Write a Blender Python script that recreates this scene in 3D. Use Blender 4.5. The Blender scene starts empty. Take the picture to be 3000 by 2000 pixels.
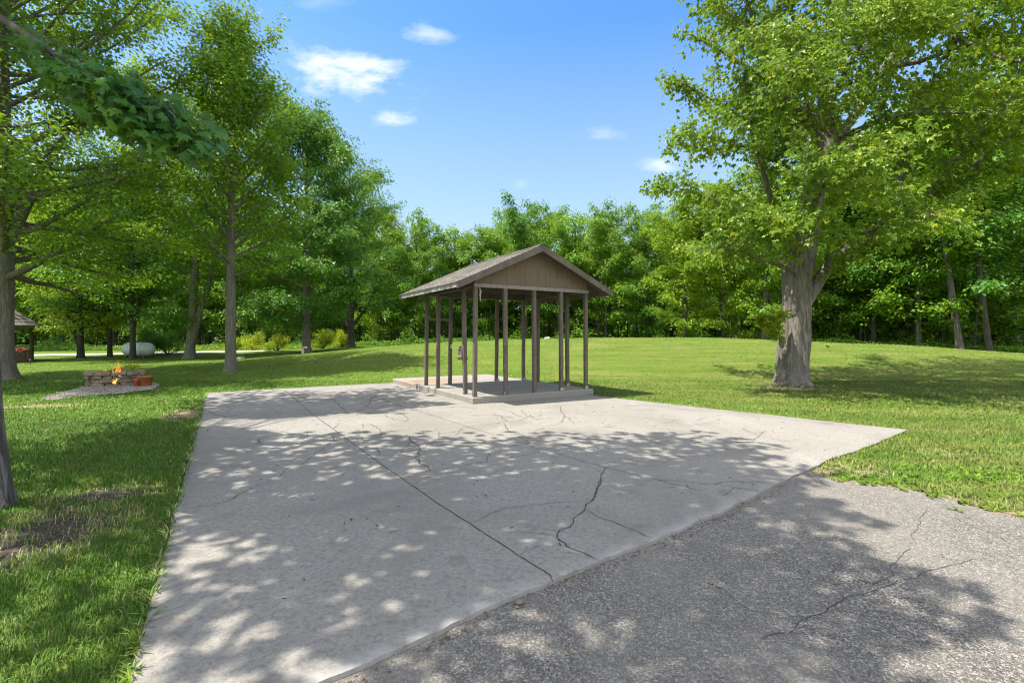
import bpy, bmesh, math, random
import numpy as np
from mathutils import Vector, Matrix
from mathutils import noise as mnoise

R = math.radians
rng = np.random.default_rng(11)
random.seed(11)
S = bpy.context.scene
C = S.collection

# ------------------------------------------------------------------ camera, sky, sun, exposure
EYE, F, HY = 1.5, 1404.0, 985.0          # eye height (m), focal length and horizon in photo pixels
cam_d = bpy.data.cameras.new('camera'); cam = bpy.data.objects.new('camera', cam_d); C.objects.link(cam)
cam.location = (0, 0, EYE); cam.rotation_euler = (R(90), 0, 0)
cam_d.sensor_width = 36; cam_d.lens = 36 * F / 3000; cam_d.shift_y = -(1000 - HY) / 3000
cam_d.clip_start = 0.05; cam_d.clip_end = 2000
S.camera = cam

SUN_TO = Vector((-0.47, -0.11, 1.0)).normalized()
sd = bpy.data.lights.new('sun', 'SUN'); sd.energy = 3.4; sd.angle = R(0.5); sd.color = (1.0, 0.945, 0.85)
so = bpy.data.objects.new('sun', sd); C.objects.link(so)
so.rotation_euler = SUN_TO.to_track_quat('Z', 'Y').to_euler(); so.location = (-20, -5, 40)

W = bpy.data.worlds.new('World'); S.world = W; W.use_nodes = True
wn, wl = W.node_tree.nodes, W.node_tree.links
wn.clear()
def WN(t, **kw):
    n = wn.new(t)
    for k, v in kw.items(): setattr(n, k, v)
    return n
def wmath(op, a, b=None, c=None, clamp=False):
    n = WN('ShaderNodeMath', operation=op, use_clamp=clamp)
    for i, v in enumerate((a, b, c)):
        if v is None: continue
        if isinstance(v, (int, float)): n.inputs[i].default_value = v
        else: wl.new(v, n.inputs[i])
    return n.outputs[0]
sky = WN('ShaderNodeTexSky', sky_type='NISHITA', sun_disc=False)
sky.sun_elevation = math.asin(SUN_TO.z); sky.sun_rotation = math.atan2(SUN_TO.x, SUN_TO.y)
sky.altitude = 200; sky.air_density = 1.0; sky.dust_density = 1.1; sky.ozone_density = 2.0
tc = WN('ShaderNodeTexCoord')
sep = WN('ShaderNodeSeparateXYZ'); wl.new(tc.outputs['Generated'], sep.inputs[0])
ydir = wmath('MAXIMUM', sep.outputs[1], 0.02)
ca = wmath('DIVIDE', sep.outputs[0], ydir); cb = wmath('DIVIDE', sep.outputs[2], ydir)
comb = WN('ShaderNodeCombineXYZ'); wl.new(ca, comb.inputs[0]); wl.new(cb, comb.inputs[1])
def wnoise(scale, detail, sx=1.0, sy=1.0):
    mp = WN('ShaderNodeMapping'); mp.inputs['Scale'].default_value = (sx, sy, 1); wl.new(comb.outputs[0], mp.inputs[0])
    n = WN('ShaderNodeTexNoise'); n.inputs['Scale'].default_value = scale; n.inputs['Detail'].default_value = detail
    n.inputs['Roughness'].default_value = 0.62
    wl.new(mp.outputs[0], n.inputs['Vector']); return n.outputs['Fac']
cn = wnoise(9.0, 6.0, 1.0, 2.2)
# cumulus puffs: direction (x/y, z/y), half widths, density
CLOUDS = [(-0.345, 0.545, 0.135, 0.052, 1.0), (-0.405, 0.57, 0.07, 0.05, 0.8), (-0.18, 0.632, 0.062, 0.022, 0.55), (-0.245, 0.458, 0.055, 0.02, 0.62),
          (0.185, 0.418, 0.05, 0.018, 0.32), (0.315, 0.355, 0.055, 0.019, 0.5), (0.02, 0.315, 0.02, 0.014, 0.14), (-0.40, 0.70, 0.07, 0.02, 0.16)]
tot = None
for (a0, b0, sa, sb, dn) in CLOUDS:
    da = wmath('DIVIDE', wmath('SUBTRACT', ca, a0), sa); db = wmath('DIVIDE', wmath('SUBTRACT', cb, b0), sb)
    r2 = wmath('ADD', wmath('MULTIPLY', da, da), wmath('MULTIPLY', db, db))
    m = wmath('SUBTRACT', 1.0, wmath('SQRT', r2))
    m = wmath('ADD', m, wmath('MULTIPLY', wmath('SUBTRACT', cn, 0.5), 4.4))
    m = wmath('MULTIPLY', wmath('MULTIPLY', m, .75, clamp=True), dn * .80)
    # fade to nothing well outside the puff
    fade = wmath('SUBTRACT', 1.6, wmath('SQRT', r2), clamp=True)
    m = wmath('MULTIPLY', m, fade)
    tot = m if tot is None else wmath('MAXIMUM', tot, m)
front = wmath('GREATER_THAN', sep.outputs[1], 0.05)
tot = wmath('MULTIPLY', tot, front, clamp=True)
# broken white cloud added out of view (overhead and behind) as neutral fill light
ov = WN('ShaderNodeTexNoise'); ov.inputs['Scale'].default_value = 2.3; ov.inputs['Detail'].default_value = 5; wl.new(tc.outputs['Generated'], ov.inputs['Vector'])
away = wmath('SUBTRACT', 0.62, sep.outputs[1]); away = wmath('MULTIPLY', away, 3.0, clamp=True)
ovm = wmath('MULTIPLY', wmath('SUBTRACT', ov.outputs['Fac'], 0.40), 5.0, clamp=True)
ovm = wmath('MULTIPLY', ovm, wmath('MULTIPLY', away, 0.95))
lowb = wmath('MULTIPLY', sep.outputs[2], 6.0, clamp=True)
ovh = wmath('MULTIPLY', ovm, lowb)
hsv = WN('ShaderNodeHueSaturation'); hsv.inputs['Saturation'].default_value = 1.25; hsv.inputs['Hue'].default_value = 0.503
hsv.inputs['Value'].default_value = 0.80; hsv.inputs['Saturation'].default_value = 1.30
wl.new(sky.outputs[0], hsv.inputs['Color'])
hz = wmath('SUBTRACT', 1.22, wmath('MULTIPLY', sep.outputs[2], 2.25), clamp=True); hz = wmath('MULTIPLY', hz, 0.82)
mixh = WN('ShaderNodeMix', data_type='RGBA'); wl.new(hz, mixh.inputs[0]); wl.new(hsv.outputs[0], mixh.inputs[6]); mixh.inputs[7].default_value = (1.62, 1.92, 2.42, 1)   # pale haze low in the sky
mixc = WN('ShaderNodeMix', data_type='RGBA'); wl.new(tot, mixc.inputs[0]); wl.new(mixh.outputs[2], mixc.inputs[6])
mixc.inputs[7].default_value = (3.7, 3.6, 3.65, 1)
bg = WN('ShaderNodeBackground'); bg.inputs['Strength'].default_value = 0.15
mixo = WN('ShaderNodeMix', data_type='RGBA'); wl.new(ovh, mixo.inputs[0]); wl.new(mixc.outputs[2], mixo.inputs[6]); mixo.inputs[7].default_value = (5.6, 5.5, 5.35, 1)
wl.new(mixo.outputs[2], bg.inputs['Color'])
wo = WN('ShaderNodeOutputWorld'); wl.new(bg.outputs[0], wo.inputs[0])

S.view_settings.view_transform = 'Standard'; S.view_settings.look = 'None'
S.view_settings.exposure = 1.45; S.view_settings.gamma = 1.0
S.render.engine = 'CYCLES'
S.cycles.filter_width = 1.1; S.cycles.max_bounces = 6; S.cycles.diffuse_bounces = 2; S.cycles.transmission_bounces = 4; S.cycles.glossy_bounces = 2
S.cycles.caustics_reflective = False; S.cycles.caustics_refractive = False

# ------------------------------------------------------------------ terrain and pixel -> world
_AX = [-60, -30, -20, -15, -12, -6.5, -4.2, 1.85, 9.3, 12.5, 16, 22, 28, 36, 60]
_AZ = [0.0, 0.0, 0.05, 0.25, 0.52, 1.03, 1.18, 1.40, 1.46, 1.42, 1.25, 1.02, 0.55, 0.3, 0.2]
_LX = [-60, -40, -30, -24, -16, -14, -12, -8]
_LZ = [.15, .20, .28, .33, .31, .28, .16, 0.0]
def smooth(t):
    t = np.clip(t, 0, 1); return t * t * (3 - 2 * t)
def gz(x, y):
    x = np.asarray(x, float); y = np.asarray(y, float)
    a = (np.interp(x - 1, _AX, _AZ) + np.interp(x, _AX, _AZ) + np.interp(x + 1, _AX, _AZ)) / 3
    return -0.035 + a * smooth((y - 14.5) / 12.0) * (1 - 0.3 * smooth((y - 28) / 14.0) * smooth((x + 9) / 7.0)) + np.interp(x, _LX, _LZ) * smooth((y - 26) / 13.0) \
        + 0.012 * np.sin(x * 1.3 + y * .7) * smooth((y - 16) / 4)
def P(px, py, Y): return Vector(((px - 1500) / F * Y, Y, EYE + (HY - py) / F * Y))
def G(px, py, z=None):
    if z is not None:
        Y = (EYE - z) * F / (py - HY); return Vector(((px - 1500) / F * Y, Y, z))
    ys = np.arange(0.5, 90, 0.02); xs = (px - 1500) / F * ys
    below = EYE + (HY - py) / F * ys <= gz(xs, ys)
    Y = ys[np.argmax(below)] if below.any() else 60.0
    X = (px - 1500) / F * Y
    return Vector((X, Y, float(gz(X, Y))))
def ground(x, y): return Vector((x, y, float(gz(x, y))))
def UV(u, v, z=0.0): return Vector((0.857 * u - 0.516 * v, 0.516 * u + 0.857 * v, z))
def inpoly(px, py, poly):
    inside = np.zeros(len(px), bool); n = len(poly); j = n - 1
    for i in range(n):
        xi, yi = poly[i][0], poly[i][1]; xj, yj = poly[j][0], poly[j][1]
        c = ((yi > py) != (yj > py)) & (px < (xj - xi) * (py - yi) / (yj - yi + 1e-12) + xi)
        inside ^= c; j = i
    return inside

# ------------------------------------------------------------------ scene-graph helpers
def tag(o, label=None, cat=None, group=None, kind=None):
    if label: o['label'] = label
    if cat: o['category'] = cat
    if group: o['group'] = group
    if kind: o['kind'] = kind
    return o
def empty(name, loc, rz=0.0):
    o = bpy.data.objects.new(name, None); C.objects.link(o); o.empty_display_size = 0.3
    o.location = loc; o.rotation_euler = (0, 0, rz); return o
def link(name, me, parent=None, loc=None):
    o = bpy.data.objects.new(name, me); C.objects.link(o)
    if parent is not None: o.parent = parent
    if loc is not None: o.location = loc
    return o
def arrays_mesh(name, V, Fs, mats, tint=None, midx=None, smooth_shade=False, wear=None):
    """V (n,3); Fs list of (m,k) index arrays"""
    me = bpy.data.meshes.new(name)
    V = np.asarray(V, np.float32)
    me.vertices.add(len(V)); me.vertices.foreach_set('co', V.ravel())
    loops = np.concatenate([f.ravel() for f in Fs]).astype(np.int32)
    tots = np.concatenate([np.full(len(f), f.shape[1], np.int32) for f in Fs])
    starts = np.concatenate([[0], np.cumsum(tots)[:-1]]).astype(np.int32)
    me.loops.add(len(loops)); me.loops.foreach_set('vertex_index', loops)
    me.polygons.add(len(tots)); me.polygons.foreach_set('loop_start', starts)
    try: me.polygons.foreach_set('loop_total', tots)
    except Exception: pass
    for m in (mats if isinstance(mats, (list, tuple)) else [mats]): me.materials.append(m)
    if midx is not None: me.polygons.foreach_set('material_index', np.asarray(midx, np.int32))
    me.update(calc_edges=True)
    me.polygons.foreach_set('use_smooth', np.full(len(tots), smooth_shade))
    if tint is not None:
        a = me.attributes.new('tint', 'FLOAT', 'FACE'); a.data.foreach_set('value', np.asarray(tint, np.float32))
    if wear is not None:
        a = me.attributes.new('wear', 'FLOAT', 'POINT'); a.data.foreach_set('value', np.asarray(wear, np.float32))
    me.validate(); me.update()
    return me
class MB:
    """collects pieces into one bmesh"""
    def __init__(s): s.bm = bmesh.new()
    def box(s, lo, hi, bevel=0.0, M=None, jit=0.0):
        vs = [s.bm.verts.new((x, y, z)) for x in (lo[0], hi[0]) for y in (lo[1], hi[1]) for z in (lo[2], hi[2])]
        if jit:
            for v in vs: v.co += Vector([random.uniform(-jit, jit) for _ in range(3)])
        idx = [(0, 1, 3, 2), (4, 6, 7, 5), (0, 4, 5, 1), (2, 3, 7, 6), (0, 2, 6, 4), (1, 5, 7, 3)]
        fs = [s.bm.faces.new([vs[i] for i in f]) for f in idx]
        if bevel > 0:
            es = list({e for f in fs for e in f.edges})
            r = bmesh.ops.bevel(s.bm, geom=es, offset=bevel, segments=1, affect='EDGES', profile=0.5)
            vs = list({v for f in r['faces'] for v in f.verts} | {v for v in vs if v.is_valid})
        if M is not None: bmesh.ops.transform(s.bm, matrix=M, verts=[v for v in vs if v.is_valid])
        return s
    def tube(s, pts, rads, n=8, cap=True):
        rings = []; pts = [Vector(p) for p in pts]
        for i, p in enumerate(pts):
            d = (pts[min(i + 1, len(pts) - 1)] - pts[max(i - 1, 0)]).normalized()
            a = d.orthogonal().normalized() if abs(d.z) < .95 else Vector((1, 0, 0)).cross(d).normalized()
            b = d.cross(a)
            rings.append([s.bm.verts.new(p + (a * math.cos(t) + b * math.sin(t)) * rads[i]) for t in [k * 2 * math.pi / n for k in range(n)]])
        for r0, r1 in zip(rings, rings[1:]):
            for k in range(n):
                try: s.bm.faces.new((r0[k], r0[(k + 1) % n], r1[(k + 1) % n], r1[k]))
                except ValueError: pass
        if cap:
            s.bm.faces.new(rings[0][::-1]); s.bm.faces.new(rings[-1])
        return s
    def lathe(s, prof, n=20, M=None, closed=False):
        new = []; rings = []
        for (r, z) in prof:
            ring = [s.bm.verts.new((r * math.cos(k * 2 * math.pi / n), r * math.sin(k * 2 * math.pi / n), z)) for k in range(n)]
            rings.append(ring); new += ring
        for r0, r1 in zip(rings, rings[1:]):
            for k in range(n): s.bm.faces.new((r0[k], r0[(k + 1) % n], r1[(k + 1) % n], r1[k]))
        s.bm.faces.new(rings[0][::-1]); s.bm.faces.new(rings[-1])
        if M is not None: bmesh.ops.transform(s.bm, matrix=M, verts=new)
        return s
    def poly(s, pts): 
        return s.bm.faces.new([s.bm.verts.new(p) for p in pts])
    def prism(s, pts, h):
        """polygon pts (3D) extruded along vector h"""
        h = Vector(h); a = [s.bm.verts.new(p) for p in pts]; b = [s.bm.verts.new(Vector(p) + h) for p in pts]
        s.bm.faces.new(a[::-1]); s.bm.faces.new(b)
        n = len(pts)
        for i in range(n): s.bm.faces.new((a[i], a[(i + 1) % n], b[(i + 1) % n], b[i]))
        return s
    def build(s, name, mat, parent=None, loc=None, smooth_shade=False, merge=0):
        if merge: bmesh.ops.remove_doubles(s.bm, verts=s.bm.verts, dist=merge)
        bmesh.ops.recalc_face_normals(s.bm, faces=s.bm.faces)
        me = bpy.data.meshes.new(name); s.bm.to_mesh(me); s.bm.free()
        me.materials.append(mat)
        if smooth_shade: me.polygons.foreach_set('use_smooth', np.full(len(me.polygons), True))
        return link(name, me, parent, loc)

# ------------------------------------------------------------------ materials
class NT:
    def __init__(s, name):
        s.m = bpy.data.materials.new(name); s.m.use_nodes = True
        s.n, s.l = s.m.node_tree.nodes, s.m.node_tree.links; s.n.clear()
        s.out = s.n.new('ShaderNodeOutputMaterial')
    def node(s, t, **kw):
        n = s.n.new(t)
        for k, v in kw.items(): setattr(n, k, v)
        return n
    def put(s, v, sock):
        if hasattr(v, 'is_output') or isinstance(v, bpy.types.NodeSocket): s.l.new(v, sock)
        else: sock.default_value = v
    def math(s, op, a, b=None, clamp=False):
        n = s.node('ShaderNodeMath', operation=op, use_clamp=clamp); s.put(a, n.inputs[0])
        if b is not None: s.put(b, n.inputs[1])
        return n.outputs[0]
    def pos(s):
        return s.node('ShaderNodeNewGeometry').outputs['Position']
    def obj(s):
        return s.node('ShaderNodeTexCoord').outputs['Object']
    def map(s, vec, scale=(1, 1, 1), loc=(0, 0, 0), rot=(0, 0, 0)):
        n = s.node('ShaderNodeMapping'); s.l.new(vec, n.inputs[0]); n.inputs['Scale'].default_value = scale
        n.inputs['Location'].default_value = loc; n.inputs['Rotation'].default_value = rot; return n.outputs[0]
    def noise(s, vec, scale, detail=4, rough=.55, dist=0.0):
        n = s.node('ShaderNodeTexNoise'); s.l.new(vec, n.inputs['Vector']); n.inputs['Scale'].default_value = scale
        n.inputs['Detail'].default_value = detail; n.inputs['Roughness'].default_value = rough; n.inputs['Distortion'].default_value = dist
        return n.outputs['Fac']
    def voro(s, vec, scale, feature='F1', out='Color'):
        n = s.node('ShaderNodeTexVoronoi', feature=feature); s.l.new(vec, n.inputs['Vector']); n.inputs['Scale'].default_value = scale
        return n.outputs[out]
    def ramp(s, fac, stops, interp='LINEAR'):
        n = s.node('ShaderNodeValToRGB'); s.l.new(fac, n.inputs[0]); e = n.color_ramp.elements; n.color_ramp.interpolation = interp
        while len(e) < len(stops): e.new(0.5)
        for el, (p, c) in zip(e, stops):
            el.position = p; el.color = (c[0], c[1], c[2], 1) if isinstance(c, (tuple, list)) else (c, c, c, 1)
        return n.outputs[0]
    def mix(s, fac, a, b, mode='MIX'):
        n = s.node('ShaderNodeMix', data_type='RGBA', blend_type=mode); s.put(fac, n.inputs[0])
        for v, i in ((a, 6), (b, 7)):
            if isinstance(v, (tuple, list)): n.inputs[i].default_value = (v[0], v[1], v[2], 1)
            else: s.l.new(v, n.inputs[i])
        return n.outputs[2]
    def attr(s, name):
        n = s.node('ShaderNodeAttribute', attribute_name=name); return n.outputs['Fac']
    def bump(s, h, strength=.3, dist=.01, normal=None):
        n = s.node('ShaderNodeBump'); s.l.new(h, n.inputs['Height']); n.inputs['Strength'].default_value = strength; n.inputs['Distance'].default_value = dist
        if normal is not None: s.l.new(normal, n.inputs['Normal'])
        return n.outputs[0]
    def bsdf(s, col, rough=.8, spec=.3, normal=None, metal=0.0):
        b = s.node('ShaderNodeBsdfPrincipled'); 
        if isinstance(col, (tuple, list)): b.inputs['Base Color'].default_value = (col[0], col[1], col[2], 1)
        else: s.l.new(col, b.inputs['Base Color'])
        s.put(rough, b.inputs['Roughness']); b.inputs['Specular IOR Level'].default_value = spec; b.inputs['Metallic'].default_value = metal
        if normal is not None: s.l.new(normal, b.inputs['Normal'])
        return b.outputs[0]
    def done(s, sh): s.l.new(sh, s.out.inputs[0]); return s.m

def leaf_mat(name, c0, c1, c2, trans=0.42, rough=.42):
    t = NT(name); f = t.attr('tint')
    col = t.ramp(f, [(0.0, c0), (0.55, c1), (1.0, c2)])
    tcol = t.mix(0.5, col, (0.34, 0.46, 0.022))
    d = t.bsdf(col, rough, .42)
    tr = t.node('ShaderNodeBsdfTranslucent'); t.l.new(tcol, tr.inputs[0])
    mx = t.node('ShaderNodeMixShader'); mx.inputs[0].default_value = trans; t.l.new(d, mx.inputs[1]); t.l.new(tr.outputs[0], mx.inputs[2])
    return t.done(mx.outputs[0])
def bark_mat(name, dark, light, sc=1.0, strength=.8):
    t = NT(name); o = t.obj()
    m = t.map(o, (9 * sc, 9 * sc, 1.3 * sc)); n1 = t.noise(m, 1.6, 6, .65, .8)
    n2 = t.noise(o, 2.2, 3); n3 = t.noise(o, 38 * sc, 3)
    col = t.ramp(n1, [(.28, tuple(x * .45 for x in dark)), (.45, dark), (.68, light)])
    n4 = t.noise(t.map(o, (3 * sc, 3 * sc, .9 * sc), loc=(5, 1, 2)), 1.4, 4, .6)
    col = t.mix(t.ramp(n4, [(.38, 0.0), (.62, .6)]), col, tuple(x * .50 for x in light))
    col = t.mix(t.math('MULTIPLY', n2, .3), col, tuple(x * .8 for x in light))
    h = t.math('ADD', n1, t.math('MULTIPLY', n3, .25))
    return t.done(t.bsdf(col, .92, .15, t.bump(h, strength, .04)))

M = {}
M['leaf_big'] = leaf_mat('leaf_yellow_green', (0.077, 0.181, 0.010), (0.224, 0.339, 0.014), (0.614, 0.468, 0.037), .44)
M['leaf_near'] = leaf_mat('leaf_maple_dark', (0.026, 0.111, 0.022), (0.052, 0.175, 0.024), (0.142, 0.281, 0.020), .40, .38)
M['leaf_mid'] = leaf_mat('leaf_mid_green', (0.065, 0.181, 0.010), (0.189, 0.351, 0.013), (0.519, 0.538, 0.026), .46)
M['leaf_deep'] = leaf_mat('leaf_deep_green', (0.041, 0.164, 0.022), (0.106, 0.281, 0.024), (0.295, 0.456, 0.033), .42)
M['leaf_wood'] = leaf_mat('leaf_woodland', (0.071, 0.205, 0.020), (0.177, 0.351, 0.022), (0.425, 0.515, 0.035), .48)
M['leaf_lime'] = leaf_mat('leaf_lime', (0.130, 0.257, 0.011), (0.271, 0.409, 0.015), (0.543, 0.562, 0.031), .48)
M['leaf_yellow'] = leaf_mat('leaf_golden_shrub', (0.260, 0.363, 0.013), (0.472, 0.526, 0.022), (0.620, 0.620, 0.029), .45)
M['bark_pale'] = bark_mat('bark_pale', (.095, .080, .066), (.36, .325, .28), .85, 1.0)
M['bark_grey'] = bark_mat('bark_grey', (.12, .11, .085), (.27, .25, .20), 1.2)
M['bark_rough'] = bark_mat('bark_rough', (.045, .040, .034), (.27, .25, .22), .9, 1.0)
M['bark_dark'] = bark_mat('bark_dark', (.05, .045, .035), (.13, .12, .095), 1.4)

PATCHES = []   # (centre x, y, half width, half depth, rotation, softness, kind)  bare or straw areas in the turf
def patch(px, py, sx, sy, rot, kind):
    g = G(px, py); PATCHES.append((g.x, g.y, sx, sy, rot, kind))
patch(140, 1560, 0.62, 0.75, 0.35, 'soil'); patch(300, 1455, 0.55, 0.30, 0.2, 'soil'); patch(20, 1620, .55, .5, .2, 'soil')
patch(545, 1215, 0.42, 1.0, 0.54, 'straw')
patch(110, 1190, 1.0, .35, 0.25, 'straw')
patch(2323, 1138, 1.3, .75, 0.0, 'straw')
patch(2430, 1372, 0.38, .28, 0.3, 'straw'); patch(2560, 1385, .35, .16, 0.2, 'straw'); patch(2780, 1330, .5, .22, -0.1, 'straw')
patch(2760, 1462, 0.95, 0.17, -0.35, 'straw'); patch(2930, 1500, 0.8, 0.17, -0.35, 'straw')

t = NT('lawn_ground'); p = t.pos()
n_big = t.noise(p, .22, 4); n_mid = t.noise(p, 1.7, 5, .6); n_fine = t.noise(p, 26, 4, .7)
streak = t.noise(t.map(p, (.22, 1.6, 1), rot=(0, 0, R(8))), 1.0, 5, .6)
col = t.ramp(n_fine, [(.30, (.042, .080, .010)), (.52, (.095, .150, .016)), (.72, (.165, .205, .028))])
col = t.mix(t.math('MULTIPLY', n_mid, .55), col, (.125, .190, .022))
streak2 = t.noise(t.map(p, (.5, 3.2, 1), rot=(0, 0, R(-6)), loc=(4, 9, 0)), 1.0, 5, .65)
dry = t.math('ADD', t.ramp(streak, [(.42, 0.0), (.70, .8)]), t.ramp(streak2, [(.50, 0.0), (.72, .5)]), clamp=True)
dsep = t.node('ShaderNodeSeparateXYZ'); t.l.new(p, dsep.inputs[0])
col = t.mix(t.math('MULTIPLY', dry, t.ramp(t.math('MULTIPLY', t.math('ADD', dsep.outputs[0], 8.0), .06, clamp=True), [(0, .25), (.6, .75)])), col, (.275, .235, .090))
col = t.mix(t.ramp(n_big, [(.38, 0.0), (.62, .42)]), col, (.075, .155, .014))
col = t.mix(t.ramp(t.noise(p, .9, 6, .7), [(.46, 0.0), (.66, .45)]), col, (.085, .135, .020))
col = t.mix(t.ramp(t.noise(p, 5.0, 4, .7), [(.52, 0.0), (.70, .4)]), col, (.225, .215, .070))
for (cx, cy, sx, sy, rot, kind) in PATCHES:
    mp = t.node('ShaderNodeMapping', vector_type='TEXTURE'); t.l.new(p, mp.inputs[0])
    mp.inputs['Location'].default_value = (cx, cy, 0); mp.inputs['Rotation'].default_value = (0, 0, rot); mp.inputs['Scale'].default_value = (sx, sy, 50)
    ln = t.node('ShaderNodeVectorMath', operation='LENGTH'); t.l.new(mp.outputs[0], ln.inputs[0])
    d = t.math('ADD', ln.outputs['Value'], t.math('MULTIPLY', t.math('SUBTRACT', t.noise(p, 4.5, 6, .7), .5), 2.4))
    f = t.ramp(d, [(.55, 1.0), (1.05, 0.0)])
    if kind == 'soil': pc = t.ramp(n_fine, [(.35, (.030, .025, .020)), (.55, (.085, .072, .055)), (.72, (.20, .175, .12))])
    else: pc = t.ramp(n_fine, [(.3, (.14, .10, .055)), (.6, (.33, .27, .16)), (.8, (.48, .42, .29))])
    col = t.mix(f, col, pc)
yy = t.node('ShaderNodeSeparateXYZ'); t.l.new(p, yy.inputs[0])
h = t.math('ADD', n_fine, t.math('MULTIPLY', t.noise(p, 90, 2), .6))
M['lawn'] = t.done(t.bsdf(col, .95, .1, t.bump(h, .9, .03)))

t = NT('concrete'); p = t.pos()
n1 = t.noise(p, .8, 5, .6); n2 = t.noise(p, 7, 6, .7); n3 = t.noise(p, 110, 3, .7); sp = t.noise(p, 240, 2, .8)
col = t.ramp(n3, [(.28, (.185, .168, .142)), (.5, (.265, .243, .208)), (.75, (.325, .300, .260))])
col = t.mix(t.ramp(n2, [(.40, 0.0), (.66, .7)]), col, (.205, .195, .180))
col = t.mix(t.ramp(n1, [(.35, 0.0), (.7, .45)]), col, (.295, .278, .248))
col = t.mix(t.ramp(t.noise(p, 26, 5, .7), [(.38, .8), (.52, 0.0)]), col, (.165, .158, .145))
col = t.mix(t.ramp(t.noise(p, 34, 4, .7), [(.54, 0.0), (.66, .5)]), col, (.36, .345, .31))
col = t.mix(t.ramp(t.noise(p, 60, 2, .5), [(.70, 0.0), (.74, .7)]), col, (.13, .12, .105))
patchy = t.ramp(t.noise(t.map(p, (1, 1, 1), loc=(17, 4, 0)), .55, 6, .62, .6), [(.36, .75), (.52, 0.0)])
col = t.mix(patchy, col, (.185, .172, .150))
streaky = t.ramp(t.noise(t.map(p, (2.2, .35, 1), rot=(0, 0, R(-31))), 1.2, 5, .6), [(.58, 0.0), (.72, .38)])
col = t.mix(streaky, col, (.345, .32, .28))
spots = t.ramp(t.noise(t.map(p, (1, 1, 1), loc=(31, 2, 0)), 5.5, 2, .5), [(.70, 0.0), (.74, .6)])
col = t.mix(spots, col, (.13, .118, .10))
stain = t.ramp(t.noise(t.map(p, (1, 1, 1), loc=(3.1, 7.7, 0)), 2.4, 3, .5), [(.62, 0.0), (.72, .65)])
col = t.mix(stain, col, (.16, .145, .125))
rust = t.ramp(t.noise(t.map(p, (.7, 2.2, 1), loc=(9, 2, 0)), 2.0, 3, .5), [(.70, 0.0), (.75, .45)])
col = t.mix(rust, col, (.24, .17, .11))
wr = t.math('MULTIPLY', t.attr('wear'), t.ramp(n2, [(.36, .1), (.52, 1.0)]))
col = t.mix(wr, col, (.42, .40, .37))
hh = t.math('ADD', n3, t.math('ADD', t.math('MULTIPLY', n2, .8), t.math('MULTIPLY', sp, .4)))
M['concrete'] = t.done(t.bsdf(col, .88, .25, t.bump(hh, .45, .006)))

t = NT('slab_concrete'); p = t.pos()
n1 = t.noise(p, 1.1, 5, .6); n3 = t.noise(p, 60, 4, .7)
col = t.ramp(n3, [(.3, (.22, .205, .18)), (.7, (.32, .30, .262))])
col = t.mix(t.ramp(n1, [(.45, 0.0), (.75, .5)]), col, (.23, .21, .18))
g0 = UV(5.5, 13.9)
mp = t.node('ShaderNodeMapping', vector_type='TEXTURE'); t.l.new(p, mp.inputs[0]); mp.inputs['Location'].default_value = (g0.x, g0.y, 0); mp.inputs['Scale'].default_value = (1.5, .8, 9); mp.inputs['Rotation'].default_value = (0, 0, R(31))
ln = t.node('ShaderNodeVectorMath', operation='LENGTH'); t.l.new(mp.outputs[0], ln.inputs[0])
d = t.math('ADD', ln.outputs['Value'], t.math('MULTIPLY', t.math('SUBTRACT', t.noise(p, 3, 5, .6), .5), 1.6))
col = t.mix(t.ramp(d, [(.3, .65), (1.0, 0.0)]), col, (.30, .165, .085))
M['slab'] = t.done(t.bsdf(col, .9, .2, t.bump(n3, .5, .008)))

t = NT('crack_filler'); p = t.pos()
M['crack'] = t.done(t.bsdf(t.ramp(t.noise(p, 14, 3), [(.3, (.025, .022, .018)), (.55, (.075, .066, .052)), (.72, (.18, .16, .125))]), .95, .1))

t = NT('asphalt'); p = t.pos()
v1 = t.voro(p, 135); v2 = t.voro(p, 75); n1 = t.noise(t.map(p, (1, .45, 1), rot=(0, 0, R(25))), .8, 6, .62); n2 = t.noise(p, 9, 4, .6)
g1 = t.node('ShaderNodeSeparateColor'); t.l.new(v1, g1.inputs[0]); g2 = t.node('ShaderNodeSeparateColor'); t.l.new(v2, g2.inputs[0])
st = t.ramp(g1.outputs[0], [(0.0, (0.057, 0.051, 0.045)), (.35, (0.153, 0.141, 0.122)), (.7, (0.293, 0.267, 0.232)), (.93, (0.452, 0.418, 0.359)), (1.0, (0.659, 0.648, 0.617))])
st2 = t.ramp(g2.outputs[1], [(.0, (0.094, 0.087, 0.076)), (.6, (0.252, 0.231, 0.201)), (1.0, (0.584, 0.548, 0.479))])
col = t.mix(t.ramp(g2.outputs[0], [(.55, 0.0), (.62, .8)]), st, st2)
edge = t.voro(p, 135, 'DISTANCE_TO_EDGE', 'Distance')
col = t.mix(t.ramp(edge, [(.0, .6), (.09, 0.0)]), col, (0.053, 0.050, 0.047))
col = t.mix(t.ramp(n1, [(.36, 0.0), (.64, .7)]), col, (0.319, 0.293, 0.252))
col = t.mix(t.ramp(n2, [(.45, 0.0), (.75, .35)]), col, (0.133, 0.127, 0.118))
hh = t.math('ADD', t.math('MULTIPLY', g1.outputs[1], .5), t.ramp(edge, [(0.0, 0.0), (.2, 1.0)]))
M['asphalt'] = t.done(t.bsdf(col, .85, .3, t.bump(hh, .8, .006)))

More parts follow.
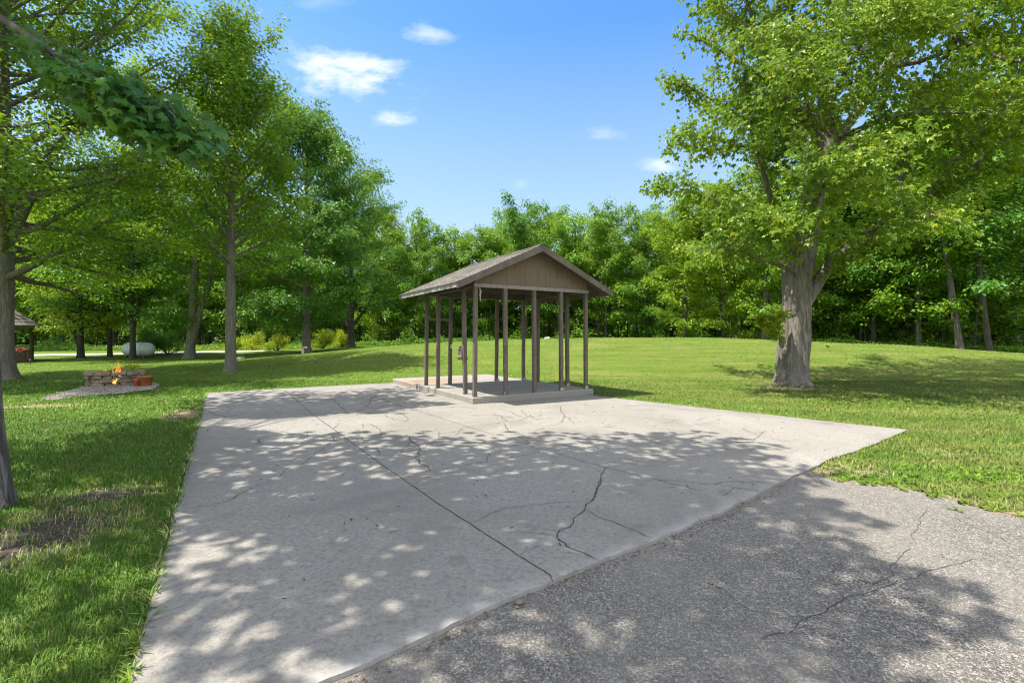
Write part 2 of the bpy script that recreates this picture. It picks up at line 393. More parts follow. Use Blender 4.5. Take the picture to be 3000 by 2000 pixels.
t = NT('verge_soil'); p = t.pos(); M['verge'] = t.done(t.bsdf(t.ramp(t.noise(p, 30, 5, .7), [(.32, (.10, .08, .058)), (.5, (.20, .17, .13)), (.68, (.33, .29, .235))]), .95, .1, t.bump(t.noise(p, 60, 3), .8, .015)))
t = NT('painted_brown_wood'); o = t.obj()
n1 = t.noise(t.map(o, (14, 14, 1.2)), 1.5, 5, .65); n2 = t.noise(o, 3, 4); n3 = t.noise(t.map(o, (30, 30, 6)), 1.0, 3)
col = t.ramp(n1, [(.3, (.092, .074, .058)), (.7, (.145, .119, .096))])
col = t.mix(t.ramp(n2, [(.4, 0.0), (.7, .45)]), col, (.20, .17, .14))
col = t.mix(t.ramp(n3, [(.70, 0.0), (.73, .9)]), col, (.46, .43, .38))
M['paint'] = t.done(t.bsdf(col, .75, .25, t.bump(n1, .35, .01)))
t = NT('painted_dark_wood'); o = t.obj()
n1 = t.noise(t.map(o, (3, 14, 14)), 1.5, 5, .65)
M['dark_wood'] = t.done(t.bsdf(t.ramp(n1, [(.3, (.075, .062, .050)), (.7, (.125, .105, .085))]), .8, .2, t.bump(n1, .3, .01)))
t = NT('gable_plywood'); o = t.obj()
n1 = t.noise(t.map(o, (9, 9, 1.0)), 1.6, 5, .6, .5); n2 = t.noise(o, 1.3, 4); 
col = t.ramp(n1, [(.3, (.128, .094, .064)), (.7, (.185, .140, .098))])
col = t.mix(t.ramp(n2, [(.4, 0.0), (.7, .6)]), col, (.150, .122, .086))
col = t.mix(t.ramp(t.noise(o, 30, 2), [(.74, 0.0), (.76, .8)]), col, (.40, .36, .29))
M['gable'] = t.done(t.bsdf(col, .8, .2, t.bump(n1, .3, .008)))
t = NT('pale_grey_trim'); o = t.obj(); n1 = t.noise(o, 9, 5, .7)
col = t.ramp(n1, [(.35, (.30, .285, .26)), (.65, (.40, .385, .36))])
M['trim'] = t.done(t.bsdf(t.mix(t.ramp(t.noise(o, 25, 3), [(.66, 0.0), (.7, .8)]), col, (.60, .58, .55)), .7, .3))
t = NT('faded_brown_trim'); o = t.obj(); n1 = t.noise(o, 9, 5, .7)
M['trim_brown'] = t.done(t.bsdf(t.ramp(n1, [(.35, (.19, .17, .145)), (.65, (.27, .245, .215))]), .7, .3))
t = NT('weathered_shingle'); o = t.obj(); f = t.attr('tint'); n1 = t.noise(o, 40, 4, .7); n2 = t.noise(o, 1.4, 4)
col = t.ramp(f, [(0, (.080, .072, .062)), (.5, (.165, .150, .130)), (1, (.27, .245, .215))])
col = t.mix(t.math('MULTIPLY', n1, .5), col, (.24, .225, .205)); col = t.mix(t.ramp(n2, [(.45, 0.0), (.7, .4)]), col, (.10, .10, .085))
M['shingle'] = t.done(t.bsdf(col, .95, .15, t.bump(n1, .5, .005)))
def stone_mat(name, c0, c1, c2, sc=9):
    t = NT(name); o = t.obj(); n1 = t.noise(o, sc, 6, .65); n2 = t.noise(o, sc * 6, 3)
    oi = t.node('ShaderNodeObjectInfo').outputs['Random']
    col = t.ramp(n1, [(.3, c0), (.55, c1), (.75, c2)]); col = t.mix(t.math('MULTIPLY', oi, .55), col, tuple(x * 1.25 for x in c1))
    return t.done(t.bsdf(col, .9, .2, t.bump(t.math('ADD', n1, t.math('MULTIPLY', n2, .4)), .6, .02)))
M['stone'] = stone_mat('tan_stone', (.12, .092, .058), (.235, .185, .125), (.36, .295, .21), 5)
M['stone_grey'] = stone_mat('grey_stone', (.10, .090, .075), (.20, .18, .152), (.33, .30, .26), 6)
M['stone_red'] = stone_mat('red_brick_stone', (.26, .10, .06), (.42, .17, .10), (.52, .27, .17), 9)
M['rock'] = stone_mat('pale_rock', (.24, .225, .20), (.40, .38, .345), (.55, .53, .49), 9)
t = NT('gravel'); f = t.attr('tint'); M['gravel'] = t.done(t.bsdf(t.ramp(f, [(0, (.10, .088, .074)), (.5, (.22, .195, .168)), (1, (.38, .345, .305))]), .9, .2))
t = NT('gravel_base'); p = t.pos(); M['gravel_base'] = t.done(t.bsdf(t.ramp(t.noise(p, 40, 4), [(.3, (.09, .075, .055)), (.7, (.22, .19, .155))]), .95, .1, t.bump(t.noise(p, 50, 3), .7, .02)))
t = NT('path_gravel'); p = t.pos(); M['path'] = t.done(t.bsdf(t.ramp(t.noise(p, 9, 5), [(.3, (.36, .335, .30)), (.7, (.52, .49, .45))]), .95, .1))
def plain(name, c, rough=.6, spec=.4, sc=20, var=.25, metal=0.0):
    t = NT(name); o = t.obj(); n1 = t.noise(o, sc, 4, .6)
    col = t.ramp(n1, [(.3, tuple(x * (1 - var) for x in c)), (.7, tuple(min(1, x * (1 + var)) for x in c))])
    return t.done(t.bsdf(col, rough, spec, t.bump(n1, .15, .005), metal))
M['terracotta'] = plain('orange_terracotta', (.33, .115, .035), .75, .3, 8)
M['brick'] = plain('red_brick', (.33, .055, .042), .85, .2, 30)
M['tank'] = plain('tank_paint', (.60, .69, .64), .38, .5, 3, .10)
M['tank_dark'] = plain('tank_fitting', (.10, .11, .11), .6, .4)
M['gazebo_wood'] = plain('gazebo_wood', (.17, .13, .085), .8, .2, 6)
M['gazebo_dark'] = plain('gazebo_post', (.085, .065, .045), .8, .2, 6)
M['gazebo_roof'] = plain('gazebo_shingle', (.17, .15, .14), .9, .2, 14)
M['flower_red'] = plain('red_petals', (.50, .12, .10), .6, .3)
M['white_plastic'] = plain('white_plastic', (.70, .69, .66), .5, .4, 10, .08)
M['black_metal'] = plain('black_metal', (.03, .03, .03), .5, .4)
M['sign_wood'] = plain('marker_wood', (.42, .39, .34), .8, .2)
M['bird'] = plain('dark_feathers', (.018, .017, .018), .5, .4)
M['litter'] = plain('dead_leaves', (.15, .10, .06), .9, .1, 30, .5)
M['soil'] = plain('forest_soil', (.055, .045, .030), .95, .1, 4, .5)
M['leaf_dead'] = plain('dead_leaf', (.20, .12, .06), .8, .2, 20, .4)
M['fungus'] = plain('hollow_wood', (.05, .042, .034), .95, .1, 8, .4)
t = NT('zebra_cloth'); o = t.obj(); nz = t.noise(t.map(o, (14, 14, 9)), 1.0, 3, .5, 1.5)
M['cloth'] = t.done(t.bsdf(t.ramp(nz, [(.44, (.42, .36, .37)), (.50, (.05, .035, .04))], 'LINEAR'), .9, .1))
t = NT('flame'); o = t.obj(); sx = t.node('ShaderNodeSeparateXYZ'); t.l.new(o, sx.inputs[0])
fc = t.ramp(t.math('MULTIPLY', sx.outputs[2], 2.6, clamp=True), [(0, (1.0, .62, .12)), (.5, (1.0, .36, .03)), (1, (.85, .14, .01))])
em = t.node('ShaderNodeEmission'); t.l.new(fc, em.inputs[0]); em.inputs[1].default_value = 0.9
trn = t.node('ShaderNodeBsdfTransparent'); mx = t.node('ShaderNodeMixShader'); t.l.new(t.ramp(t.noise(o, 16, 3), [(.38, 0.15), (.58, .9)]), mx.inputs[0]); t.l.new(trn.outputs[0], mx.inputs[1]); t.l.new(em.outputs[0], mx.inputs[2])
M['flame'] = t.done(mx.outputs[0])
t = NT('grass_blade'); f = t.attr('tint'); p = t.pos(); bpatch = t.noise(p, .9, 6, .7)
col = t.ramp(f, [(0.0, (.42, .37, .20)), (.06, (.32, .30, .11)), (.10, (.040, .120, .012)), (.5, (.095, .215, .016)), (1.0, (.24, .33, .028))])
bstreak = t.noise(t.map(p, (.22, 1.6, 1), rot=(0, 0, R(8))), 1.0, 5, .6); bsep = t.node('ShaderNodeSeparateXYZ'); t.l.new(p, bsep.inputs[0])
col = t.mix(t.math('MULTIPLY', t.ramp(bstreak, [(.40, .15), (.66, .85)]), t.ramp(t.math('MULTIPLY', t.math('ADD', bsep.outputs[0], 4.0), .06, clamp=True), [(0, .05), (.6, .8)])), col, (.275, .255, .085))
col = t.mix(t.ramp(bpatch, [(.46, 0.0), (.66, .5)]), col, (.070, .125, .018))
gn = t.node('ShaderNodeNewGeometry'); vm = t.node('ShaderNodeVectorMath', operation='MULTIPLY_ADD'); t.l.new(gn.outputs['Normal'], vm.inputs[0]); vm.inputs[1].default_value = (.45, .45, .25); vm.inputs[2].default_value = (0, 0, .8)
nm = t.node('ShaderNodeVectorMath', operation='NORMALIZE'); t.l.new(vm.outputs[0], nm.inputs[0])
d = t.bsdf(col, .6, .2, nm.outputs[0]); tr = t.node('ShaderNodeBsdfTranslucent'); t.l.new(col, tr.inputs[0])
mx = t.node('ShaderNodeMixShader'); mx.inputs[0].default_value = .22; t.l.new(d, mx.inputs[1]); t.l.new(tr.outputs[0], mx.inputs[2])
M['blade'] = t.done(mx.outputs[0])

# ------------------------------------------------------------------ setting: lawn, pad, asphalt, slab, path
xs = np.unique(np.concatenate([np.linspace(-160, -45, 24), np.arange(-45, 45.01, .6), np.linspace(45, 160, 24)]))
ys = np.unique(np.concatenate([np.linspace(-60, -6, 12), np.arange(-6, 50.01, .5), np.linspace(50, 200, 30)]))
XX, YY = np.meshgrid(xs, ys); ZZ = gz(XX, YY)
nx, ny = len(xs), len(ys); ii = np.arange(nx * ny).reshape(ny, nx)
q = np.stack([ii[:-1, :-1], ii[:-1, 1:], ii[1:, 1:], ii[1:, :-1]], -1).reshape(-1, 4)
tag(link('lawn', arrays_mesh('lawn', np.stack([XX, YY, ZZ], -1).reshape(-1, 3), [q], M['lawn'], smooth_shade=True)), kind='structure')

D = 1.27551
front_px = [(912, 2000), (1199, 1881), (1403, 1786), (1633, 1690), (1780, 1628), (1837, 1607), (1930, 1575), (2028, 1530), (2100, 1500), (2168, 1467), (2270, 1418), (2372, 1371), (2440, 1340), (2538, 1308), (2600, 1282), (2662, 1257)]
front = [G(x, y, 0.0) for x, y in front_px]
first = front[0]; dirf = (front[1] - front[0]).normalized()
front = [UV(-0.36, 1.95)] + front
def densify(pts, step, amp, seed):
    out = []
    for a, b in zip(pts, pts[1:]):
        n = max(1, int((b - a).length / step))
        for k in range(n):
            p = a.lerp(b, k / n); w = mnoise.noise(Vector((p.x * 3 + seed, p.y * 3, 0))) * amp + mnoise.noise(Vector((p.x * 14 + seed, p.y * 14, 5))) * amp * .6
            nrm = Vector((b.y - a.y, a.x - b.x, 0)).normalized(); out.append(p + nrm * w)
    out.append(pts[-1]); return out
fr = densify(front, .06, .022, 1.0)
far_px = [(2662, 1257), (2500, 1241), (2250, 1213), (2000, 1187), (1800, 1164), (1733, 1157)]
back = densify([G(x, y, 0.0) for x, y in far_px] + [UV(8.2, 9.7), UV(8.2, 15.25), UV(4.6, 15.25), G(1140, 1121, 0), G(870, 1135, 0), G(605, 1150, 0)], .3, .012, 3.0)
left = densify([G(605, 1150, 0), UV(-.365, 8), UV(-0.35, 3.0), UV(-0.36, 1.95)], .08, .012, 6.0)
outline = fr + back[1:-1] + left[:-1]
bm = bmesh.new(); wear = bm.verts.layers.float.new('wear')
inner = []
for i, p in enumerate(fr):
    a = fr[max(i - 1, 0)]; b = fr[min(i + 1, len(fr) - 1)]; tdir = (b - a).normalized(); nrm = Vector((-tdir.y, tdir.x, 0))
    inner.append(p + nrm * (.15 + .10 * mnoise.noise(Vector((p.x * 2.3, p.y * 2.3, 9)))))
for i in range(6):
    inner[i] = fr[i] + UV(.05, .15).lerp(inner[i] - fr[i], i / 6)
for i in range(1, 7):
    w_ = (back[2] - back[0]).normalized() * .16 + (fr[-4] - fr[-1]).normalized() * .10; inner[-i] = fr[-i] + w_.lerp(inner[-i] - fr[-i], (i - 1) / 6)
vo = [bm.verts.new((p.x, p.y, -.004)) for p in outline]
for v in vo[:len(fr)]: v[wear] = float(np.clip((5.6 - v.co.y) / 1.6, 0, 1)) * (.55 + .45 * mnoise.noise(v.co * 2.1))
no, ni = len(outline), len(inner)
from mathutils.geometry import delaunay_2d_cdt
cv, ce, cf, ov_, oe_, of_ = delaunay_2d_cdt([Vector((p.x, p.y)) for p in outline] + [Vector((p.x, p.y)) for p in inner], [(i, (i + 1) % no) for i in range(no)] + [(no + i, no + i + 1) for i in range(ni - 1)], [], 0, 1e-5)
pp_ = [(p.x, p.y) for p in outline]; vmap = []
for i, c in enumerate(cv):
    src = ov_[i][0] if ov_[i] else no
    vmap.append(vo[src] if src < no else bm.verts.new((c.x, c.y, 0)))
cent = np.array([[sum(cv[i].x for i in f) / 3, sum(cv[i].y for i in f) / 3] for f in cf]); ok_ = inpoly(cent[:, 0], cent[:, 1], pp_)
for f, k in zip(cf, ok_):
    if k and len({vmap[i] for i in f}) == 3:
        try: bm.faces.new([vmap[i] for i in f])
        except ValueError: pass
lo = [bm.verts.new((v.co.x, v.co.y, -.10)) for v in vo]
for v in lo[:len(fr)]: v[wear] = .2
for i in range(len(vo)):
    j = (i + 1) % len(vo); bm.faces.new((vo[i], lo[i], lo[j], vo[j]))
bmesh.ops.recalc_face_normals(bm, faces=bm.faces)
# joints and cracks: thin ribbons of dark filler
def A(*p): return [(550 + x / 2.6133, 1100 + y / 2.6133) for x, y in p]
def B(*p): return [(1350 + x / 2.6133, 1130 + y / 2.6133) for x, y in p]
def Cc(*p): return [(1200 + x / 2.6133, 1400 + y / 2.6133) for x, y in p]
CR = [(A((740, 110), (830, 185), (960, 300), (1110, 405), (1240, 500), (1500, 690), (1720, 840), (2030, 1040)) [:-1] + Cc((215, 195), (460, 345), (700, 505), (840, 595), (1070, 740), (1100, 800)), .013, .15),
 (A((1350, 118), (1640, 235), (1860, 300), (2080, 370), (2352, 455)), .010, .3), (B((360, 415), (510, 450), (640, 495), (1110, 625), (1480, 712), (1840, 805)), .009, .25),
 (A((140, 208), (730, 170), (1040, 150), (1400, 120), (1700, 108)), .012, .3), (A((130, 265), (210, 295), (310, 320), (450, 280)), .012, 1),
 (A((950, 305), (1100, 285), (1240, 285), (1500, 285), (1640, 270), (2080, 235), (2210, 250)), .014, 1), (A((1010, 325), (1130, 318), (1270, 310)), .018, 1),
 (A((75, 440), (130, 432), (180, 400)), .012, 1), (A((130, 432), (400, 450)), .007, 1), (A((460, 535), (540, 515), (700, 490)), .010, 1), (A((540, 515), (545, 480)), .012, 1),
 (A((0, 1010), (200, 988), (300, 968), (390, 905), (520, 850)), .009, .8), (A((520, 850), (690, 780), (760, 700), (860, 680), (960, 615), (1060, 540)), .007, 1), (A((760, 700), (640, 712), (560, 708), (350, 690), (50, 665)), .007, .8), (A((1060, 540), (1110, 500), (1105, 455)), .009, 1),
 (A((1660, 450), (1720, 495), (1780, 560), (1755, 635), (1790, 665), (1860, 725), (1900, 725)), .012, 1), (A((1900, 725), (2300, 655)), .007, .5), (A((1860, 725), (1650, 765), (1630, 780)), .008, .8), (A((1720, 495), (1650, 550), (1630, 610)), .007, 1), (A((1755, 600), (1660, 590), (1580, 610)), .007, 1),
 (A((1730, 830), (1900, 745)), .005, .8), (A((1340, 370), (1335, 405)), .007, 1), (A((1110, 405), (1170, 365)), .008, 1), (A((1380, 365), (1470, 405), (1485, 470)), .010, 1), (A((1680, 350), (1690, 320), (1640, 300)), .010, 1), (A((1500, 300), (1580, 335), (1690, 350)), .009, 1), (A((1915, 425), (1920, 480)), .009, 1),
 (A((880, 170), (940, 210), (990, 225), (1080, 200)), .010, 1), (A((1080, 160), (1150, 215), (1190, 260), (1230, 300)), .012, 1), (A((1280, 280), (1380, 235), (1400, 180), (1440, 150)), .011, 1), (A((1420, 265), (1510, 230)), .010, 1), (A((280, 215), (320, 250), (310, 280)), .008, 1), (A((1400, 160), (1540, 200), (1650, 235)), .010, 1), (A((640, 205), (690, 195), (735, 172)), .009, 1),
 (Cc((1460, 0), (1440, 70), (1400, 160), (1340, 235), (1270, 290), (1255, 340), (1160, 405), (1120, 460), (1220, 520), (1330, 570), (1385, 590), (1450, 635)), .011, 1), (B((1110, 625), (1070, 690), (1050, 770), (1010, 860)), .011, 1),
 (Cc((460, 345), (560, 300), (720, 235), (960, 200), (1230, 185), (1380, 178)), .006, .6), (Cc((780, 413), (1020, 432), (1120, 460)), .006, .8), (Cc((1020, 432), (1030, 405), (1150, 412)), .006, .8), (Cc((1340, 240), (1500, 315), (1700, 385), (1860, 455)), .007, .9), (Cc((840, 595), (950, 535), (1020, 510)), .004, .8),
 (B((1480, 715), (1940, 755), (2160, 785), (2300, 808)), .008, .7), (B((1940, 755), (2080, 730), (2352, 738)), .007, .7), (B((2010, 848), (2110, 780)), .006, 1), (B((0, 600), (200, 580), (420, 545), (640, 500), (690, 495)), .007, .7), (B((210, 580), (215, 520)), .009, 1),
 (B((960, 440), (1200, 405), (1430, 380)), .008, .8), (B((440, 390), (515, 430), (510, 450)), .010, 1), (B((1320, 550), (1420, 530), (1700, 540), (1910, 530)), .006, .7), (B((1030, 600), (1250, 570), (1320, 550)), .006, .8),
 (B((1770, 440), (1900, 425), (2100, 435), (2250, 430)), .018, 1), (B((2230, 420), (2340, 340)), .008, 1), (B((1750, 300), (1960, 275)), .008, 1), (B((1550, 290), (1650, 260)), .008, 1), (B((1800, 270), (1880, 235)), .009, 1), (B((130, 300), (360, 275), (530, 258)), .008, .7), (B((240, 215), (300, 235), (360, 275)), .010, 1), (B((330, 285), (360, 340)), .010, 1), (B((450, 195), (580, 260)), .010, 1), (B((800, 230), (870, 290)), .010, 1), (B((740, 195), (850, 215), (1010, 200)), .007, .9), (B((1270, 160), (1500, 135)), .009, .7), (B((2352, 495), (2250, 470), (2200, 500)), .007, 1)]
rc_ = random.Random(5)
for _ in range(46):
    x0 = rc_.uniform(1150, 2350); y0 = rc_.uniform(1185, 1330)
    if rc_.random() < .3: x0 = rc_.uniform(700, 1200); y0 = rc_.uniform(1165, 1290)
    a0 = rc_.choice((.12, -.25, 1.0, 2.4)) + rc_.uniform(-.3, .3); pth = [(x0, y0)]
    for k in range(rc_.randint(2, 5)):
        st_ = rc_.uniform(18, 60); a0 += rc_.uniform(-.5, .5); pth.append((pth[-1][0] + st_ * math.cos(a0), pth[-1][1] + st_ * .28 * math.sin(a0)))
    if all(y > 1168 + max(0, (x - 1450)) * .09 and y < 1340 and not (1200 < x < 1760 and y < 1190) for x, y in pth): CR.append((pth, rc_.uniform(.005, .010), 1))
def ribbon(bm, px, w, jit, z, seed):
    pts = [G(x, y, 0.0) for x, y in px]; out = []
    for a, b in zip(pts, pts[1:]):
        n = max(1, int((b - a).length / .05)); nrm = Vector((b.y - a.y, a.x - b.x, 0)).normalized()
        for k in range(n):
            p = a.lerp(b, k / n); out.append(p + nrm * jit * (.045 * mnoise.noise(Vector((p.x * 6, p.y * 6, seed))) + .02 * mnoise.noise(Vector((p.x * 22, p.y * 22, seed)))))
    out.append(pts[-1]); prev = None
    for i, p in enumerate(out):
        a = out[max(i - 1, 0)]; b = out[min(i + 1, len(out) - 1)]; d = b - a
        nrm = Vector((d.y, -d.x, 0)).normalized()
        ww = w * .5 * (.35 + 1.1 * abs(mnoise.noise(Vector((p.x * 9, p.y * 9, seed + 3)))) * (1 if jit > .5 else .6) + .3)
        if i in (0, len(out) - 1): ww *= .3
        cur = (bm.verts.new((p.x + nrm.x * ww, p.y + nrm.y * ww, z)), bm.verts.new((p.x - nrm.x * ww, p.y - nrm.y * ww, z)))
        if prev:
            f = bm.faces.new((prev[0], prev[1], cur[1], cur[0])); f.material_index = 1
            f.normal_update()
            if f.normal.z < 0: f.normal_flip()
        prev = cur
for i, (px, w, j) in enumerate(CR): ribbon(bm, px, w * .85, j, .0035 + .00004 * i, i * 1.7)
me = bpy.data.meshes.new('concrete_pad'); bm.to_mesh(me); bm.free(); me.materials.append(M['concrete']); me.materials.append(M['crack'])
tag(link('concrete_pad', me), kind='structure')
pad_poly = [(p.x, p.y) for p in outline]

asph_px = [(2395, 1385), (2462, 1412), (2560, 1425), (2678, 1443), (2760, 1462), (2844, 1488), (3000, 1520)]
ar = densify([G(x, y, -.03) for x, y in asph_px], .05, .11, 2.2)
ext = ar[-1] + (ar[-1] - ar[-12]).normalized() * 14
asph = [Vector((p.x, p.y, 0)) for p in fr[::6]]
# tuck the near side of the sheet a little under the pad lip
tuck = [p + Vector((-.35, .45, 0)) for p in asph if p.y < 6.0]
apoly = tuck + [Vector((p.x, p.y, 0)) for p in ar] + [ext, Vector((25, -20, 0)), Vector((-12, -20, 0)), Vector((-8, 0.2, 0)), Vector((-1.9, 1.2, 0))]
bm = bmesh.new(); f = bm.faces.new([bm.verts.new((p.x, p.y, -.029)) for p in apoly])
bmesh.ops.triangulate(bm, faces=[f], ngon_method='EAR_CLIP'); 
for f in bm.faces:
    f.normal_update()
    if f.normal.z < 0: f.normal_flip()
def aribbon(px, w, seed):
    n0 = len(bm.faces); ribbon(bm, px, w, 1.0, -.0245, seed)
aribbon([(2230, 1868), (2440, 1760), (2480, 1735), (2560, 1712), (2700, 1665), (2850, 1625)], .005, 70)
aribbon([(2060, 1690), (2170, 1760), (2260, 1790)], .004, 71); aribbon([(2560, 1712), (2680, 1560), (2720, 1480)], .004, 72); aribbon([(2780, 1500), (2990, 1590)], .005, 73)
me = bpy.data.meshes.new('asphalt_drive'); bm.to_mesh(me); bm.free(); me.materials.append(M['asphalt']); me.materials.append(M['crack'])
tag(link('asphalt_drive', me), kind='structure')
asph_poly = [(p.x, p.y) for p in apoly]
bm = bmesh.new(); prev = None      # strip of bare soil between asphalt and turf
for i, p in enumerate(ar):
    w_ = .10 + .16 * abs(mnoise.noise(Vector((p.x * 2.1, p.y * 2.1, 4)))) + .07 * mnoise.noise(Vector((p.x * 9, p.y * 9, 4))); d_ = (ar[min(i + 1, len(ar) - 1)] - ar[max(i - 1, 0)]).normalized(); nn_ = Vector((-d_.y, d_.x, 0))
    if nn_.y < 0: nn_ = -nn_
    cur = (bm.verts.new((p.x - nn_.x * .10, p.y - nn_.y * .10, -.0325)), bm.verts.new((p.x + nn_.x * w_, p.y + nn_.y * w_, -.0315)))
    if prev:
        f = bm.faces.new((prev[0], cur[0], cur[1], prev[1])); f.normal_update()
        if f.normal.z < 0: f.normal_flip()
    prev = cur
me = bpy.data.meshes.new('verge_soil'); bm.to_mesh(me); bm.free(); me.materials.append(M['verge']); tag(link('verge_soil', me), kind='structure')

# raised slab under the pavilion, in two pours
sb = MB(); 
def slab_part(u0, u1, v0, v1, z1):
    pts = []
    for (a, b) in (((u0, v0), (u1, v0)), ((u1, v0), (u1, v1)), ((u1, v1), (u0, v1)), ((u0, v1), (u0, v0))):
        n = 14
        for k in range(n):
            u = a[0] + (b[0] - a[0]) * k / n; v = a[1] + (b[1] - a[1]) * k / n
            pts.append(UV(u + .012 * mnoise.noise(Vector((u * 5, v * 5, 2))), v + .012 * mnoise.noise(Vector((u * 5, v * 5, 7)))))
    cx = UV((u0 + u1) / 2, (v0 + v1) / 2)
    def ring(z, ins): return [sb.bm.verts.new(Vector((p.x, p.y, z)) + (cx - p).normalized() * ins) for p in pts]
    r0, r1, r2 = ring(-.06, 0), ring(z1 - .022, 0.0), ring(z1, .024)
    n = len(pts)
    for A_, B_ in ((r0, r1), (r1, r2)):
        for i in range(n): sb.bm.faces.new((A_[i], A_[(i + 1) % n], B_[(i + 1) % n], B_[i]))
    sb.bm.faces.new(r2)
slab_part(4.74, 8.22, 9.56, 13.08, .14); slab_part(4.70, 8.16, 13.10, 15.3, .136)
tag(sb.build('pavilion_slab', M['slab']), kind='structure')
slab_poly = [tuple(UV(*p)[:2]) for p in ((4.6, 9.45), (8.3, 9.45), (8.3, 15.35), (4.6, 15.35))]

# pale gravel track at the far side of the lawn
def strip(name, px, w, mat, dz):
    pts = [G(x, y) for x, y in px]; bm = bmesh.new(); prev = None
    dens = []
    for a, b in zip(pts, pts[1:]):
        for k in range(8): dens.append(a.lerp(b, k / 8))
    for p in dens:
        cur = []
        for s_ in (-.5, .5):
            y = p.y + s_ * w; cur.append(bm.verts.new((p.x, y, float(gz(p.x, y)) + dz)))
        if prev: bm.faces.new((prev[0], cur[0], cur[1], prev[1]))
        prev = cur
    me = bpy.data.meshes.new(name); bm.to_mesh(me); bm.free(); me.materials.append(mat); return tag(link(name, me), kind='structure')
strip('gravel_path', [(-300, 1043), (60, 1041), (215, 1039), (440, 1034), (560, 1032.5), (680, 1030.5), (800, 1027)], 2.2, M['path'], .03)

# ------------------------------------------------------------------ pavilion
PV = empty('pavilion', UV(6.44, 11.15, .14), math.atan2(.516, .857))
tag(PV, 'open brown timber pavilion with gabled shingle roof on a raised concrete slab', 'pavilion')
def L(u, v, z): return Vector((u - 6.44, v - 11.15, z))
def post(u, v, top=2.47, lean=(0, 0), w=.045, foot=False):
    b = MB(); base = L(u, v, 0); rings = []
    prof = [0, .05, .35, .8, 1.25, 1.7, 2.1, top]
    for z in prof:
        ox = lean[0] * (1 - z / top) + .004 * mnoise.noise(Vector((u * 3, v * 3, z * 2))); oy = lean[1] * (1 - z / top) + .004 * mnoise.noise(Vector((u * 3 + 9, v * 3, z * 2)))
        k = 1 - (.06 * abs(mnoise.noise(Vector((u * 7, v * 5, z * 5)))))
        ww = w * k; c = .006
        rings.append([b.bm.verts.new(base + Vector((ox + sx, oy + sy, z))) for sx, sy in ((-ww + c, -ww), (ww - c, -ww), (ww, -ww + c), (ww, ww - c), (ww - c, ww), (-ww + c, ww), (-ww, ww - c), (-ww, -ww + c))])
    for r0, r1 in zip(rings, rings[1:]):
        for i in range(8): b.bm.faces.new((r0[i], r0[(i + 1) % 8], r1[(i + 1) % 8], r1[i]))
    b.bm.faces.new(rings[0][::-1]); b.bm.faces.new(rings[-1])
    o = b.build('post', M['paint'], PV)
    if foot:
        k = MB(); k.box(L(u - .05, v - .058, .004), L(u + .05, v - .046, .075), .003); k.build('post_bracket', M['trim'], o)
    return o
for (u, v, ln_, ft) in ((4.86, 9.67, (-.015, 0), False), (5.63, 9.67, (.012, -.02), True), (6.44, 9.67, (.02, 0), False), (7.25, 9.67, (.015, 0), True), (8.05, 9.67, (.01, 0), True),
                    (4.86, 10.28, (.03, -.02), True), (4.86, 11.83, (-.02, 0), False), (4.86, 12.66, (-.025, 0), False),
                    (5.58, 12.66, (-.03, 0), False), (7.10, 12.66, (-.03, 0), True), (8.05, 12.66, (-.015, 0), True), (8.05, 10.45, (.012, 0), True), (8.05, 11.85, (-.02, 0), False)):
    post(u, v, 2.47, ln_, .045, ft)
EH, RU = 2.50, 6.44      # height of the deck underside at the eave line, ridge position
SL = .452
U0, U1, V0, V1 = 4.26, 8.62, 9.30, 13.12
def roof_z(u): return EH + SL * (2.18 - abs(u - RU))
for name, lo, hi in (('header_beam', (4.82, 9.72, 2.472), (4.90, 12.61, 2.65)), ('header_beam', (8.01, 9.72, 2.472), (8.09, 12.61, 2.65)), ('header_beam', (4.815, 12.615, 2.472), (8.095, 12.70, 2.66)), ('front_trim', (4.80, 9.615, 2.472), (8.11, 9.655, 2.555))):
    b = MB(); b.box(L(*lo), L(*hi), .004); b.build(name, M['trim_brown'] if name == 'front_trim' else M['dark_wood'], PV)
b = MB(); b.box(L(4.815, 9.66, 2.473), L(8.095, 9.718, 2.60), .004); b.build('header_beam', M['dark_wood'], PV)
# gable panels, plywood sheets with joints
for v in (9.632, 12.705):
    b = MB(); joints = [4.83, 5.03, 5.24, 5.62, 6.02, 6.40, 6.98, 7.05, 8.08]
    js = [4.83, 5.05, 5.25, 5.64, 6.02, 6.78, 7.10, 8.08] if v < 10 else [4.83, 6.05, 7.27, 8.08]
    for a, c in zip(js, js[1:]):
        a += .003; c -= .003
        top = [(a, roof_z(a) - .012), (c, roof_z(c) - .012)]
        if a < RU < c: top.insert(1, (RU, roof_z(RU) - .012))
        pts = [L(a, v, 2.557), L(c, v, 2.557)] + [L(u, v, z) for u, z in top[::-1]]
        b.prism(pts, (0, .016, 0))
    b.build('gable_panel', M['gable'], PV)
# rafters with exposed tails
for k in range(6):
    v = 9.78 + k * .56
    for s_ in (-1, 1):
        b = MB(); e = RU + s_ * 2.11
        zz0, zz1 = roof_z(RU + s_ * .02) - .004, roof_z(e) - .004
        b.prism([L(RU + s_ * .02, v, zz0), L(e, v, zz1), L(e, v, zz1 - .085), L(RU + s_ * .02, v, zz0 - .10)], (0, .038, 0)); b.build('rafter', M['dark_wood'], PV)
b = MB(); b.box(L(4.905, 11.0, 2.50), L(8.005, 11.04, 2.64), .003); b.build('tie_beam', M['dark_wood'], PV)
rf = MB()
for s_ in (-1, 1):
    e = RU + s_ * 2.15
    rf.prism([L(RU, V0 + .02, roof_z(RU)), L(e, V0 + .02, roof_z(e)), L(e, V0 + .02, roof_z(e) + .018), L(RU, V0 + .02, roof_z(RU) + .018)], (0, V1 - V0 - .04, 0))
ROOF = rf.build('roof_deck', M['dark_wood'], PV)
